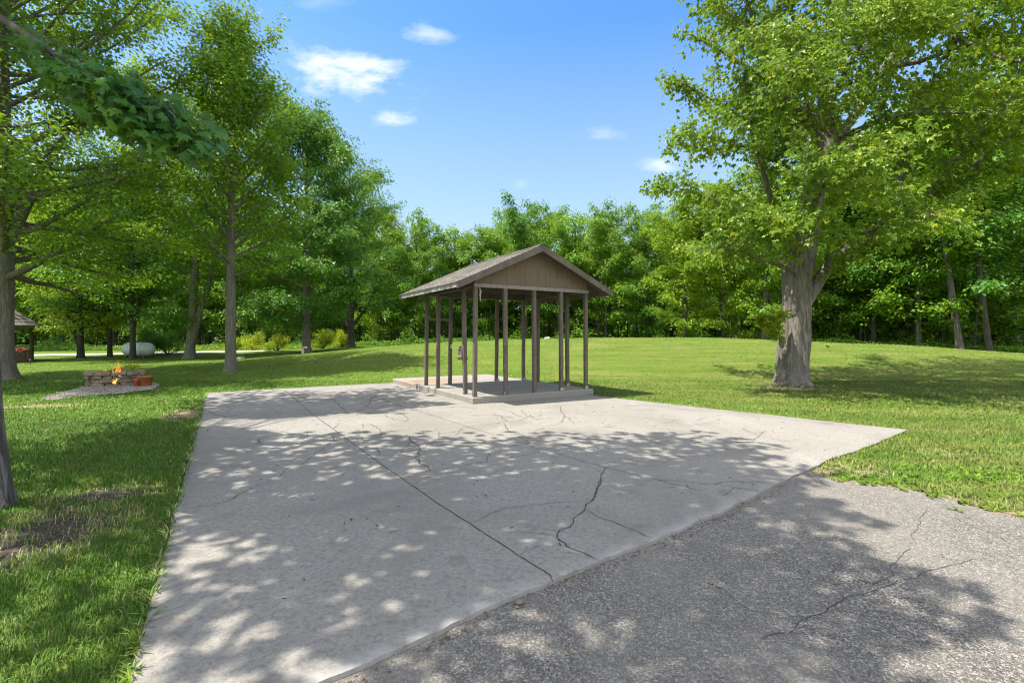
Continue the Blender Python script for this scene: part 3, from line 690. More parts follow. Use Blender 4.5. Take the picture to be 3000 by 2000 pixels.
# shingle courses
Vv, Ff, Tt = [], [], []
nc = 15
for s_ in (-1, 1):
    for c in range(nc):
        d0 = 2.22 * (1 - c / nc); d1 = 2.22 * (1 - (c + 1.35) / nc); d1 = max(d1, -.01)
        v = V0 - .02 + (random.random() - 1) * .12
        while v < V1 + .02:
            w = random.choice((.11, .15, .19)); a, b2 = max(v, V0 - .02), min(v + w, V1 + .02); v += w
            if b2 - a < .02: continue
            dd = d0 + random.uniform(-.012, .006); zt = .030 + random.uniform(0, .004); n0 = len(Vv)
            def zz(d): return EH + SL * (2.18 - d)
            lift = .009
            for (d_, h_) in ((dd, zt + lift), (d1, zt - .006)):
                for vv in (a + .002, b2 - .002): Vv.append(L(RU + s_ * d_, vv, zz(d_) + h_))
            for vv in (a + .002, b2 - .002): Vv.append(L(RU + s_ * dd, vv, zz(dd) + zt - .008))
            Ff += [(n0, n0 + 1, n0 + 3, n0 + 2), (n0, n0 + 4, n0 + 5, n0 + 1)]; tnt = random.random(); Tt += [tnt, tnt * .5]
n0 = len(Vv)
for k in range(16):       # ridge caps
    va = V0 - .02 + k * .242; vb = va + .26; n0 = len(Vv)
    for vv, dz in ((va, .052), (vb, .044)):
        Vv += [L(RU - .12, vv, roof_z(RU - .12) + dz), L(RU, vv, roof_z(RU) + dz + .004), L(RU + .12, vv, roof_z(RU + .12) + dz)]
    Ff += [(n0, n0 + 1, n0 + 4, n0 + 3), (n0 + 1, n0 + 2, n0 + 5, n0 + 4)]; tnt = random.random(); Tt += [tnt, tnt]
link('shingles', arrays_mesh('shingles', np.array([tuple(v) for v in Vv]), [np.array(Ff)], M['shingle'], Tt), ROOF)
for v in (V0 - .03, V1 - .01):        # rake boards
    for s_ in (-1, 1):
        e = RU + s_ * 2.20; a = RU + s_ * .002
        b = MB(); b.prism([L(a, v, roof_z(a) + .028), L(e, v, roof_z(e) + .028), L(e, v, roof_z(e) - .115), L(a, v, roof_z(a) - .125)], (0, .035, 0)); b.build('rake_board', M['paint'], ROOF)
for s_ in (-1, 1):
    e = RU + s_ * 2.162; b = MB(); b.box(L(min(e, e + s_ * .022), V0 + .01, roof_z(e) - .095), L(max(e, e + s_ * .022), V1 - .012, roof_z(e) + .012), .002)
    b.build('eave_board', M['trim'] if s_ < 0 else M['paint'], ROOF)
    b = MB(); i0, i1 = sorted((RU + s_ * 2.14, RU + s_ * 1.64)); b.box(L(i0, 9.33, 0), L(i1, 9.60, .012))
b = MB(); b.box(L(4.91, 12.635, 1.80), L(5.53, 12.675, 1.87), .003); b.build('cross_rail', M['paint'], PV)
b = MB(); b.box(L(5.55, 12.600, 1.02), L(5.60, 12.613, 1.13), .004); b.box(L(5.565, 12.594, 1.05), L(5.585, 12.601, 1.10), .002); b.build('switch_box', M['white_plastic'], PV)
# curl of loose wrapping at the top of the corner post
b = MB(); b.tube([L(4.93, 9.61, 2.46), L(4.955, 9.60, 2.38), L(4.94, 9.60, 2.28), L(4.965, 9.60, 2.12)], [.012, .026, .016, .004], 7); b.build('torn_wrapping', M['trim'], PV)

hc = empty('hanging_cloth', UV(4.82, 10.27, .95))
tag(hc, 'dark and pale zebra patterned cloth tied to the second left pavilion post', 'cloth')
b = MB(); nu, nv = 7, 12; g_ = [[None] * nv for _ in range(nu)]
for i in range(nu):
    for j in range(nv):
        s_ = i / (nu - 1); tt = j / (nv - 1)
        g_[i][j] = b.bm.verts.new((-.10 * s_ * (.9 + .12 * math.sin(tt * 7)) - .01, .02 * math.sin(s_ * 7 + tt * 3), .31 * (1 - tt) + .012 * math.sin(s_ * 4)))
for i in range(nu - 1):
    for j in range(nv - 1): b.bm.faces.new((g_[i][j], g_[i + 1][j], g_[i + 1][j + 1], g_[i][j + 1]))
cl = b.build('cloth_panel', M['cloth'], hc, smooth_shade=True); md = cl.modifiers.new('thick', 'SOLIDIFY'); md.thickness = .006
b = MB(); b.prism([(.10, 0, .11), (.135, 0, .0), (.10, 0, .01)], (0, .01, 0)); b.build('cloth_corner', M['dark_wood'], hc)

# ------------------------------------------------------------------ trees: geometry generator
def tube_arrays(pts, rads, n):
    pts = np.asarray(pts, float); m = len(pts)
    d = np.gradient(pts, axis=0); d /= np.linalg.norm(d, axis=1)[:, None] + 1e-9
    ref = np.where(np.abs(d[:, 2:3]) > .9, np.array([[1., 0, 0]]), np.array([[0, 0, 1.]]))
    a = np.cross(ref, d); a /= np.linalg.norm(a, axis=1)[:, None] + 1e-9; b = np.cross(d, a)
    th = np.arange(n) * 2 * np.pi / n
    V = pts[:, None, :] + (a[:, None, :] * np.cos(th)[None, :, None] + b[:, None, :] * np.sin(th)[None, :, None]) * np.asarray(rads)[:, None, None]
    idx = np.arange(m * n).reshape(m, n); nx_ = np.roll(idx, -1, 1)
    Fq = np.stack([idx[:-1], nx_[:-1], nx_[1:], idx[1:]], -1).reshape(-1, 4)
    return V.reshape(-1, 3), Fq
def merge(parts):
    Vs, Fs, off = [], [], 0
    for V, Fq in parts: Vs.append(V); Fs.append(Fq + off); off += len(V)
    return np.concatenate(Vs), np.concatenate(Fs)
def unit(v): return v / (np.linalg.norm(v, axis=-1, keepdims=True) + 1e-9)
def leaf_arrays(Pp, Ax, Nr, Sz, width=.32, lobes=1, fold=.10):
    """rhombic leaf blades (lobes=1) or three-lobed leaves (lobes=3)"""
    Ax = unit(Ax); Sd = unit(np.cross(Nr, Ax)); Nn = np.cross(Ax, Sd); s = Sz[:, None]
    allV, nper = [], 0
    for ang, ls, wd in (((0, 1.0, width),) if lobes == 1 else ((0, 1.0, width * .75), (.85, .78, width * .68), (-.85, .78, width * .68))):
        ax = Ax * math.cos(ang) + Sd * math.sin(ang); sd = -Ax * math.sin(ang) + Sd * math.cos(ang)
        b0 = Pp; mid = Pp + ax * s * ls * .45; tip = Pp + ax * s * ls - Nn * s * .12
        allV += [b0, mid + sd * s * wd + Nn * s * fold, tip, mid - sd * s * wd + Nn * s * fold]
    V = np.stack(allV, 1); k = V.shape[1]; n = len(Pp)
    Fq = np.arange(n * k).reshape(n, k // 4, 4).reshape(-1, 4)
    return V.reshape(-1, 3), Fq, k // 4
def maple_arrays(Pp, Ax, Nr, Sz):
    out = np.array([(0, 0), (.10, .02), (.42, -.06), (.34, .14), (.56, .38), (.30, .40), (.34, .62), (.14, .58), (0, 1.0), (-.14, .58), (-.34, .62), (-.30, .40), (-.56, .38), (-.34, .14), (-.42, -.06), (-.10, .02)])
    ctr = np.array([(0, .30)])
    Ax = unit(Ax); Sd = unit(np.cross(Nr, Ax)); Nn = np.cross(Ax, Sd); s = Sz[:, None, None]
    pts = np.concatenate([out, ctr]); zoff = -.25 * np.abs(pts[:, 0]) ** 1.3 - .18 * np.clip(pts[:, 1], 0, 1) ** 2
    V = Pp[:, None, :] + s * (Sd[:, None, :] * pts[None, :, 0:1] + Ax[:, None, :] * pts[None, :, 1:2] + Nn[:, None, :] * zoff[None, :, None])
    n = len(Pp); k = len(pts); m = len(out)
    tri = np.array([(i, (i + 1) % m, m) for i in range(m)])
    return V.reshape(-1, 3), (np.arange(n)[:, None, None] * k + tri[None]).reshape(-1, 3), m
def curve(p0, d0, Lg, n, rg, up=0.0, wob=.12):
    pts = [np.array(p0, float)]; d = unit(np.array(d0, float)); st = Lg / n
    for i in range(n):
        d = unit(d + np.array([0, 0, up]) + rg.normal(0, wob, 3)); pts.append(pts[-1] + d * st)
    return np.array(pts)
def resample(pts, step):
    seg = np.linalg.norm(np.diff(pts, axis=0), axis=1); cum = np.concatenate([[0], np.cumsum(seg)]); n = max(2, int(cum[-1] / step))
    tt = np.linspace(0, cum[-1], n); return np.stack([np.interp(tt, cum, pts[:, k]) for k in range(3)], 1), tt / max(cum[-1], 1e-6)

def dress(limbs, rg, sec_step=.6, sec_len=1.6, sec_up=.02, spray_step=.45, start=.25, rs=.5, nleaf=40, leaf=.12, width=.32, lobes=1, droop=.25, flat=.32, twig_r=.02, axis_trunk=(0, 0), reject=None, hang=.25, kind='leaf', upn=1.0, twigs=True, tint_lo=0.0):
    """secondary branches along the limbs, sprays of leaves along those"""
    tubes, cents = [], []
    for (pts, r0, r1) in limbs:
        q_, f_ = resample(pts, sec_step); d_ = unit(np.gradient(q_, axis=0)); Lg = np.linalg.norm(np.diff(pts, axis=0), axis=1).sum()
        side = rg.choice([-1, 1])
        for p_, fr_, dd in zip(q_, f_, d_):
            if fr_ < start: continue
            for rep in range(2):
                side = -side
                h = np.array([-dd[1], dd[0], 0.0]); h = unit(h) if np.linalg.norm(h) > .2 else unit(rg.normal(0, 1, 3) * [1, 1, .2])
                if rg.random() < .25: h = unit(rg.normal(0, 1, 3) * [1, 1, .4])
                nd = unit(dd * rg.uniform(.4, 1.0) + h * side * rg.uniform(.5, 1.1) + np.array([0, 0, rg.uniform(-.15, .35)]))
                sl = min(sec_len, .55 * Lg + .3) * (1.05 - .55 * fr_) * rg.uniform(.55, 1.15)
                sp = curve(p_, nd, sl, 4, rg, sec_up, .16)
                if reject is not None and reject(sp[-1:]).any() : continue
                if twigs:
                    rr = max(.005, twig_r * (1 - .5 * fr_)); tubes.append(tube_arrays(sp, np.linspace(rr, rr * .35, 5), 4))
                sq, sf = resample(sp, spray_step)
                cents.append(sq[1:] if len(sq) > 2 else sq)
        cents.append(q_[f_ > .75])
    c = np.concatenate(cents)
    if reject is not None: c = c[~reject(c)]
    if len(c) == 0: c = np.zeros((1, 3))
    n = len(c) * nleaf; cc = np.repeat(c, nleaf, 0)
    spr = np.repeat(rg.random(len(c)), nleaf)
    off = rg.normal(0, 1, (n, 3)) * np.array([rs * .55, rs * .55, rs * flat]); rr = np.hypot(off[:, 0], off[:, 1])
    off[:, 2] -= droop * rr * rr / rs
    Pp = cc + off
    outw = unit(np.stack([cc[:, 0] - axis_trunk[0], cc[:, 1] - axis_trunk[1], np.zeros(n)], 1))
    Ax = unit(off * np.array([1, 1, .3])) * .8 + outw * .5 + rg.normal(0, .35, (n, 3)); Ax[:, 2] -= hang
    Nr = np.array([0, 0, upn * .9]) + rg.normal(0, .45, (n, 3)) + outw * .5
    Sz = leaf * rg.uniform(.6, 1.25, n)
    if reject is not None:
        k = ~reject(Pp); Pp, Ax, Nr, Sz, spr = Pp[k], Ax[k], Nr[k], Sz[k], spr[k]
    tnt = np.clip(tint_lo + .30 * spr + .25 * rg.random(len(Pp)) + .35 * rg.random(len(Pp)) ** 4, 0, 1)
    if kind == 'maple': V, Fq, k = maple_arrays(Pp, Ax, Nr, Sz)
    else: V, Fq, k = leaf_arrays(Pp, Ax, Nr, Sz, width, lobes)
    return tubes, V, Fq, np.repeat(tnt, k)

def auto_limbs(rg, H, base, prof, trunk, nl, el_lo, el_hi, up, r0):
    limbs = []
    for k in range(nl):
        tt = (k + rg.uniform(.1, .9)) / nl; z = base + (H - base) * (tt ** .9) * .93
        i = np.interp(z, trunk[:, 2], np.arange(len(trunk))); p0 = np.array([np.interp(i, np.arange(len(trunk)), trunk[:, j]) for j in range(3)])
        az = k * 2.399 + rg.normal(0, .35); el = el_lo + (el_hi - el_lo) * tt + rg.normal(0, .10)
        reach = max(.35, prof(min(1, tt)) * rg.uniform(.72, 1.12)); Lg = reach / max(.35, math.cos(el))
        d = np.array([math.cos(az) * math.cos(el), math.sin(az) * math.cos(el), math.sin(el)])
        pts = curve(p0, d, Lg, 6, rg, up, .09); rr = r0 * (1 - .75 * tt) * (.5 + .5 * min(1, Lg / 3))
        limbs.append((pts, rr, rr * .25))
    return limbs
def trunk_arrays(trunk, rads, n=12, seed=0, gnarl=.12, flare=1.0, rough_flare=True):
    q_, f_ = resample(trunk, max(.12, float(np.linalg.norm(np.diff(trunk, axis=0), axis=1).sum()) / 60)); rr = np.interp(f_, np.linspace(0, 1, len(rads)), rads)
    z0 = q_[0, 2]; hgt = q_[:, 2] - z0
    V, Fq = tube_arrays(q_, rr, n); V = V.reshape(len(q_), n, 3)
    for i in range(len(q_)):
        fl = 1 + flare * .55 * math.exp(-hgt[i] / .28)
        for k in range(n):
            d = V[i, k] - q_[i]
            w = mnoise.noise(Vector((d[0] / rr[i] * 1.6 + seed, d[1] / rr[i] * 1.6, q_[i, 2] * .45))) * gnarl + mnoise.noise(Vector((d[0] / rr[i] * 3.7 + seed, d[1] / rr[i] * 3.7, q_[i, 2] * 1.1))) * gnarl * .6
            root = 1 + (.35 * flare * mnoise.noise(Vector((d[0] / rr[i] * 2.2 + seed * 2, d[1] / rr[i] * 2.2, 0)))) * math.exp(-hgt[i] / .3) if rough_flare else 1
            V[i, k] = q_[i] + d * (1 + w) * fl * root
    return V.reshape(-1, 3), Fq

def place_tree(name, loc, rz, trunk_me, crown_me, label, group=None, scale=1.0, cat='tree', zs=None):
    t_ = empty(name, loc, rz); t_.scale = (scale, scale, zs or scale)
    link('trunk', trunk_me, t_); link('crown', crown_me, t_)
    tag(t_, label, cat, group); return t_

def standard_tree(key, seed, H, base, prof, trunk_r, bark, leafmat, nl=26, el=(.25, 1.0), up=.02, lean=(0, 0), n_sides=12, flare=1.0, wob=.06, limb_r=None, reject=None, fork=None, **dk):
    rg = np.random.default_rng(seed)
    zt = np.linspace(0, H * .96, 10); ph = rg.uniform(0, 6.28, 2)
    trunk = np.stack([lean[0] * (zt / H) + wob * H * .06 * np.sin(zt / H * 5 + ph[0]) * (zt / H), lean[1] * (zt / H) + wob * H * .06 * np.sin(zt / H * 4 + ph[1]) * (zt / H), zt], 1)
    trunk[0, 2] = -.10
    rads = trunk_r * np.array([1, .92, .84, .76, .66, .54, .42, .30, .18, .05])
    limbs = auto_limbs(rg, H, base, prof, trunk, nl, el[0], el[1], up, limb_r or trunk_r * .42)
    parts = [trunk_arrays(trunk, rads, n_sides, seed, .10, flare)]
    if fork is not None:
        for (z0, az, ln_, el_, rr) in fork:
            i = np.interp(z0, trunk[:, 2], np.arange(10)); p0 = np.array([np.interp(i, np.arange(10), trunk[:, j]) for j in range(3)])
            c_ = curve(p0, (math.cos(az) * math.cos(el_), math.sin(az) * math.cos(el_), math.sin(el_)), ln_, 9, rg, .05, .05)
            parts.append(trunk_arrays(c_, np.linspace(rr, rr * .15, 9), 9, seed + 3, .08, 0.0)); limbs.append((c_, rr, rr * .15))
    for (p_, a, b) in limbs: parts.append(tube_arrays(p_, np.linspace(a, b, len(p_)), 6))
    tubes, V, Fq, tnt = dress(limbs, rg, reject=reject, **dk)
    tv, tf = merge(parts + tubes)
    return arrays_mesh(key + '_trunk', tv, [tf], bark, smooth_shade=True), arrays_mesh(key + '_crown', V, [Fq], leafmat, tnt)

# ---- the big old tree on the right -------------------------------------------------
BT = G(2323, 1128)
def bt_loc(px, py, Y): p = P(px, py, Y); return np.array([p.x - BT.x, p.y - BT.y, p.z - BT.z])
rgb_ = np.random.default_rng(5); Y0 = BT.y
main_px = [(2323, 1140, 0), (2325, 1040, 0), (2330, 940, .05), (2332, 850, .1), (2340, 760, .15), (2362, 660, .2), (2385, 560, .3), (2408, 470, .4), (2418, 380, .5), (2420, 280, .5), (2432, 160, .6), (2440, 20, .6), (2450, -140, .6), (2455, -330, .7)]
trunk = np.array([bt_loc(x, y, Y0 + dy) for x, y, dy in main_px]); trunk[0, 2] = -.12
PXM = Y0 / F
rads = np.array([41, 38, 36, 44, 36, 28, 25, 23, 16, 14, 12, 9, 6, 2]) * PXM
trV, trF = trunk_arrays(trunk, rads, 40, 3.0, .30, 1.15)
def bl(pts, r0, r1): return (np.array([bt_loc(x, y, Y0 + dy) for x, y, dy in pts]), r0 * PXM, r1 * PXM)
bt_limbs = [bl([(2330, 935, .05), (2372, 868, -.05), (2420, 790, -.2), (2475, 735, -.4), (2545, 690, -.6), (2630, 620, -.9), (2720, 575, -1.2), (2840, 500, -1.6), (2960, 480, -2.2)], 20, 4),
    bl([(2345, 790, .2), (2300, 720, -.3), (2262, 600, -.6), (2240, 520, -.8), (2200, 380, -1.2), (2180, 220, -1.5)], 11, 3),
    bl([(2400, 500, .4), (2450, 410, .6), (2510, 330, .7), (2590, 200, .6), (2690, 60, .5), (2790, -90, .4), (2870, -260, .4)], 16, 5),
    bl([(2415, 420, .4), (2330, 330, 0), (2250, 200, -.4), (2200, 40, -.6), (2150, -120, -.8)], 12, 3),
    bl([(2420, 330, .5), (2380, 180, .2), (2320, 40, 0), (2270, -100, 0)], 12, 3),
    bl([(2440, 160, .6), (2520, 20, 1), (2580, -120, 1.4), (2600, -260, 1.8)], 10, 3),
    bl([(2345, 800, 0), (2240, 760, -1.0), (2140, 730, -1.8), (2040, 740, -2.4)], 9, 2),
    bl([(2360, 690, 0), (2260, 660, .6), (2150, 610, 1.2), (2020, 560, 1.6), (1940, 540, 1.9)], 9, 2),
    bl([(2385, 560, 0), (2290, 480, -.8), (2180, 430, -1.5), (2060, 400, -2.2), (1985, 395, -2.6)], 9, 2),
    bl([(2405, 480, 0), (2250, 390, .8), (2100, 300, 1.4), (1990, 240, 1.8)], 9, 2),
    bl([(2415, 380, 0), (2280, 260, -.8), (2130, 160, -1.5), (2000, 90, -2)], 9, 2),
    bl([(2420, 250, 0), (2260, 120, .5), (2120, 30, 1), (2030, -40, 1.4)], 9, 2),
    bl([(2370, 640, -.2), (2400, 560, -1.4), (2440, 500, -2.6), (2480, 470, -3.8), (2540, 450, -4.8)], 10, 2),
    bl([(2345, 740, -.2), (2310, 680, -1.4), (2270, 640, -2.6), (2230, 620, -3.6)], 9, 2),
    bl([(2400, 500, 0), (2380, 380, -1.4), (2360, 280, -2.8), (2380, 180, -4.2)], 9, 2),
    bl([(2418, 350, 0), (2470, 220, -1.6), (2540, 100, -3.0), (2640, 0, -4.4)], 9, 2),
    bl([(2545, 690, -.6), (2600, 640, -1.8), (2680, 620, -3.0), (2780, 640, -4.0)], 8, 2),
    bl([(2630, 620, -.9), (2640, 520, -.6), (2660, 400, -.6), (2720, 260, -.6)], 9, 2),
    bl([(2720, 575, -1.2), (2800, 470, -1), (2900, 350, -.8), (3000, 240, -.6)], 8, 2),
    bl([(2590, 200, .6), (2700, 180, 0), (2830, 130, -.8), (2960, 120, -1.4)], 9, 2),
    bl([(2450, 410, .6), (2560, 360, -.6), (2680, 330, -1.6), (2820, 330, -2.4), (2940, 340, -3)], 9, 2),
    bl([(2420, 450, .5), (2520, 420, 1.8), (2640, 400, 3.0), (2760, 380, 4.2)], 9, 2),
    bl([(2410, 480, .5), (2380, 420, 1.9), (2330, 360, 3.2), (2280, 320, 4.4)], 9, 2),
    bl([(2690, 60, .5), (2800, 20, .3), (2920, -40, 0), (3060, -60, 0)], 8, 2),
    bl([(2440, 50, .6), (2400, -90, -1), (2380, -220, -2)], 8, 2), bl([(2445, -60, .6), (2560, -200, 2), (2640, -330, 3)], 8, 2),
    bl([(2690, 60, .5), (2800, 110, -1.2), (2930, 170, -2.6), (3080, 200, -3.6)], 8, 2), bl([(2590, 200, .6), (2680, 260, 1.8), (2800, 270, 3.2), (2940, 260, 4.4)], 8, 2),
    bl([(2640, 130, .5), (2720, 40, -1.0), (2820, -40, -2.4), (2960, -60, -3.6)], 8, 2), bl([(2790, -90, .4), (2900, -60, -1.2), (3040, 20, -2.2)], 7, 2),
    bl([(2840, 500, -1.6), (2930, 420, -2.0), (3060, 330, -2.4)], 7, 2), bl([(2700, 20, .5), (2640, -80, -1.4), (2600, -160, -2.8)], 7, 2),
    bl([(2450, 100, .6), (2540, 60, -1.4), (2640, 40, -3.0), (2740, 60, -4.4)], 7, 2), bl([(2430, 200, .5), (2350, 130, -1.6), (2290, 80, -3.0)], 7, 2),
    bl([(2400, 520, .3), (2480, 560, 2.0), (2580, 560, 3.4), (2680, 540, 4.6)], 9, 2)]
parts = [(trV, trF)] + [tube_arrays(*[(resample(p_, .25)[0]), np.interp(np.linspace(0, 1, len(resample(p_, .25)[0])), [0, 1], [a, b])], 9) for p_, a, b in bt_limbs]
def bt_reject(c):
    X = c[:, 0] + BT.x; Y = c[:, 1] + BT.y; Z = c[:, 2] + BT.z
    Yc = np.maximum(Y, .5); px = 1500 + X / Yc * F; py = HY - (Z - EYE) / Yc * F
    lim = np.interp(py, [-300, 0, 60, 180, 330, 430, 560, 700, 900], [1960, 1985, 1960, 1900, 1900, 1925, 1890, 1960, 2150])
    zr = Z - 1.6; gap = np.hypot(c[:, 0] + .47 * zr, c[:, 1] + .11 * zr) < .55 + .35 * np.sin(Z * 2.1)
    return gap | (px < lim + 14 * np.sin(py / 23.0) + 10 * np.sin(py / 9.0)) | ((py > 770) & (px < 2320)) | (py > 830) | (Z < 2.6)
tubes, V, Fq, tnt = dress(bt_limbs, rgb_, sec_step=.45, sec_len=1.9, spray_step=.32, start=.2, rs=.30, nleaf=33, leaf=.132, width=.36, lobes=3, droop=.5, flat=.45, twig_r=.022, reject=bt_reject, hang=.75, upn=.8)
tv, tf = merge(parts + tubes)
T = empty('old_maple_tree', BT); tag(T, 'big old pale barked tree with yellow green leaves alone on the right lawn', 'tree')
link('trunk', arrays_mesh('big_trunk', tv, [tf], M['bark_pale'], smooth_shade=True), T)
link('crown', arrays_mesh('big_crown', V, [Fq], M['leaf_big'], tnt), T)
rg = np.random.default_rng(8)      # shoots on the left of the bole
sl = [(curve(bt_loc(2290 + rg.uniform(-8, 14), 950 + rg.uniform(-40, 50), Y0 - .3), (-.8, rg.uniform(-.8, .2), rg.uniform(.1, .8)), rg.uniform(.35, .75), 4, rg, -.05, .1), .01, .004) for _ in range(9)]
tubes, V, Fq, tnt = dress(sl, rg, sec_step=.16, sec_len=.30, spray_step=.15, start=.2, rs=.12, nleaf=6, leaf=.13, lobes=3, width=.36, hang=.6, tint_lo=.25)
link('sprout', arrays_mesh('sprout', V, [Fq], M['leaf_big'], tnt), T)
# dark decay hollow and burls on the bole
for (px, py, r) in ((2283, 925, .14), (2292, 1000, .12)):
    b = MB(); p_ = bt_loc(px, py, Y0 - .30); bmesh.ops.create_icosphere(b.bm, subdivisions=3, radius=r, matrix=Matrix.Translation(Vector(p_)) @ Matrix.Diagonal((.8, .7, 1.5, 1)))
    for v in b.bm.verts: v.co += (v.co - Vector(p_)) * .35 * mnoise.noise(v.co * 9)
    b.build('burl', M['bark_pale'], T, smooth_shade=True)

# ---- near maple at the left frame edge: bole, overhanging branch, crown that shades the pad ----
NT_B = G(-40, 1492)
rgn = np.random.default_rng(21)
def nl_(X, Y, Z): return np.array([X - NT_B.x, Y - NT_B.y, Z - NT_B.z])
trunk = np.array([nl_(*P(x, y, NT_B.y + dy)) for x, y, dy in ((-40, 1510, 0), (-52, 1400, 0), (-58, 1320, 0), (-68, 1220, 0), (-76, 1100, 0), (-95, 900, -.05), (-120, 600, -.1), (-150, 300, -.2))] + [nl_(-5.1, 3.7, 5.4), nl_(-4.9, 3.4, 7.5), nl_(-4.6, 3.1, 10), nl_(-4.4, 3.0, 12)])
trunk[0, 2] = -.1
rads = np.array([.165, .16, .17, .17, .165, .16, .155, .15, .14, .12, .08, .03])
parts = [trunk_arrays(trunk, rads, 20, 7.0, .13, .6)]
def nlimb(pts, r0, r1): return (np.array([nl_(*p) for p in pts]), r0, r1)
show = [nlimb([(-5.2, 3.9, 3.6), tuple(P(-60, 20, 3.5)), tuple(P(40, 75, 3.5)), tuple(P(95, 115, 3.5)), tuple(P(200, 190, 3.55)), tuple(P(330, 250, 3.6)), tuple(P(450, 320, 3.7)), tuple(P(560, 400, 3.85)), tuple(P(610, 430, 3.9))], .045, .008)]
SH = [(-2.2, 3.0, 5.2, 4.4, 7.6, 46), (-8.8, 10.0, 4.0, 2.5, 9.9, 24), (-7.5, 4.5, 4.2, 3.6, 6.2, 16)]   # lobes of the crown overhead: centre, radii, base height, limbs
shade = []; lobe = []
for (cx_, cy_, rx_, ry_, zb_, nn_) in SH:
    for k in range(nn_):
        az = k * 2.399; q0 = math.sqrt((k + .5) / nn_)
        ex, ey = cx_ + rx_ * q0 * math.cos(az), cy_ + ry_ * q0 * math.sin(az)
        ez = max(zb_ + 2.6 * (1 - q0 * q0) + rgn.uniform(-.5, .9), EYE + .76 * max(ey, 0) + .8)
        z0 = 5.0 + 4.5 * rgn.random() * (1 - .4 * q0)
        lobe.append(1 if cy_ > 8 else 0)
        if cy_ > 8: shade.append(nlimb([(-5.1, 3.7, 5.2), (-8.4 + rgn.uniform(-.5, .5), 5.2, 8.0), (-9.6 + rgn.uniform(-1, 1), 7.6, 9.9), (ex, ey, ez)], .022, .008)); continue
        shade.append(nlimb([(-5.0 + .1 * (z0 - 5), 3.6 - .1 * (z0 - 5), z0), (-5 + (ex + 5) * .35, 3.6 + (ey - 3.6) * .35, z0 + (ez - z0) * .6), (-5 + (ex + 5) * .7, 3.6 + (ey - 3.6) * .7, z0 + (ez - z0) * .88), (ex, ey, ez)], .05, .012))
def near_reject(c, limb=False):
    X = c[:, 0] + NT_B.x; Y = c[:, 1] + NT_B.y; Z = c[:, 2] + NT_B.z
    sx, sy = X + .47 * Z, Y + .11 * Z          # keep the crown inside the patch of ground it shades
    edge = np.interp(sy, [-2, 1.5, 2.3, 2.7, 4.0, 5.5, 7.0, 8.0, 8.6], [1.4, 1.6, 2.0, 2.55, 2.8, 3.4, 3.5, 2.9, 1.0]) + .22 * np.sin(sy * 5.0) + .12 * np.sin(sy * 13)
    return ((not limb) & (sy > 7.6) & (sx > -1.9 + .5 * np.sin(sy * 3.1))) | ((Z < EYE + .74 * Y + .25) & (Y > -1.0)) | ((sx > edge) & (sy < 8.7)) | ((not limb) & (sy > 7.7 + .25 * np.sin(sx * 2.2)) & (sy < 9.1 + .3 * np.sin(sx * 1.7)) & (sx > -5.5))
cut = []
for (p_, a_, b_), lb_ in zip(shade, lobe):
    q_, f_ = resample(p_, .25); bad = near_reject(q_, lb_ == 1) & (f_ > .3)
    m_ = int(np.argmax(bad)) if bad.any() else len(q_)
    if m_ >= 3: cut.append((q_[:m_], a_, b_))
shade = cut
t1, V1_, F1_, tn1 = dress(shade, rgn, sec_step=.74, sec_len=1.5, spray_step=.48, start=.35, rs=.42, nleaf=10, leaf=.19, width=.40, lobes=3, droop=.3, flat=.35, twig_r=.016, reject=near_reject)
def show_reject(c):
    X = c[:, 0] + NT_B.x; Y = c[:, 1] + NT_B.y; Z = c[:, 2] + NT_B.z; px = 1500 + X / Y * F; py = HY - (Z - EYE) / Y * F
    up_ = np.interp(px, [60, 110, 300, 480, 600, 660], [70, 105, 190, 265, 330, 390]); lo_ = np.interp(px, [60, 140, 250, 400, 560, 655], [150, 230, 330, 420, 465, 440])
    jg = 16 * np.sin(px / 17.0) + 12 * np.sin(px / 7.3)
    return (px < 40) | (px > 655) | (py < up_ + jg) | (py > lo_ + jg)
t2, V2_, F2_, tn2 = dress(show, rgn, sec_step=.055, sec_len=.80, sec_up=-.10, spray_step=.09, start=.2, rs=.22, nleaf=17, leaf=.088, droop=.6, flat=.6, twig_r=.006, reject=show_reject, hang=.7, kind='maple', upn=.8)
parts += [tube_arrays(resample(p_, .2)[0], np.linspace(a, b, len(resample(p_, .2)[0])), 8) for p_, a, b in shade + show]
tv, tf = merge(parts + t1 + t2)
T = empty('maple_tree', NT_B); tag(T, 'nearest maple at the left edge with a dark leafy branch hanging into view', 'tree')
link('trunk', arrays_mesh('near_trunk', tv, [tf], M['bark_rough'], smooth_shade=True), T)
link('crown', arrays_mesh('near_crown', V1_, [F1_], M['leaf_mid'], tn1), T)
link('hanging_branch', arrays_mesh('near_branch', V2_, [F2_], M['leaf_near'], tn2), T)

def top_h(g_, py): return EYE + (HY - py) / F * g_.y - g_.z
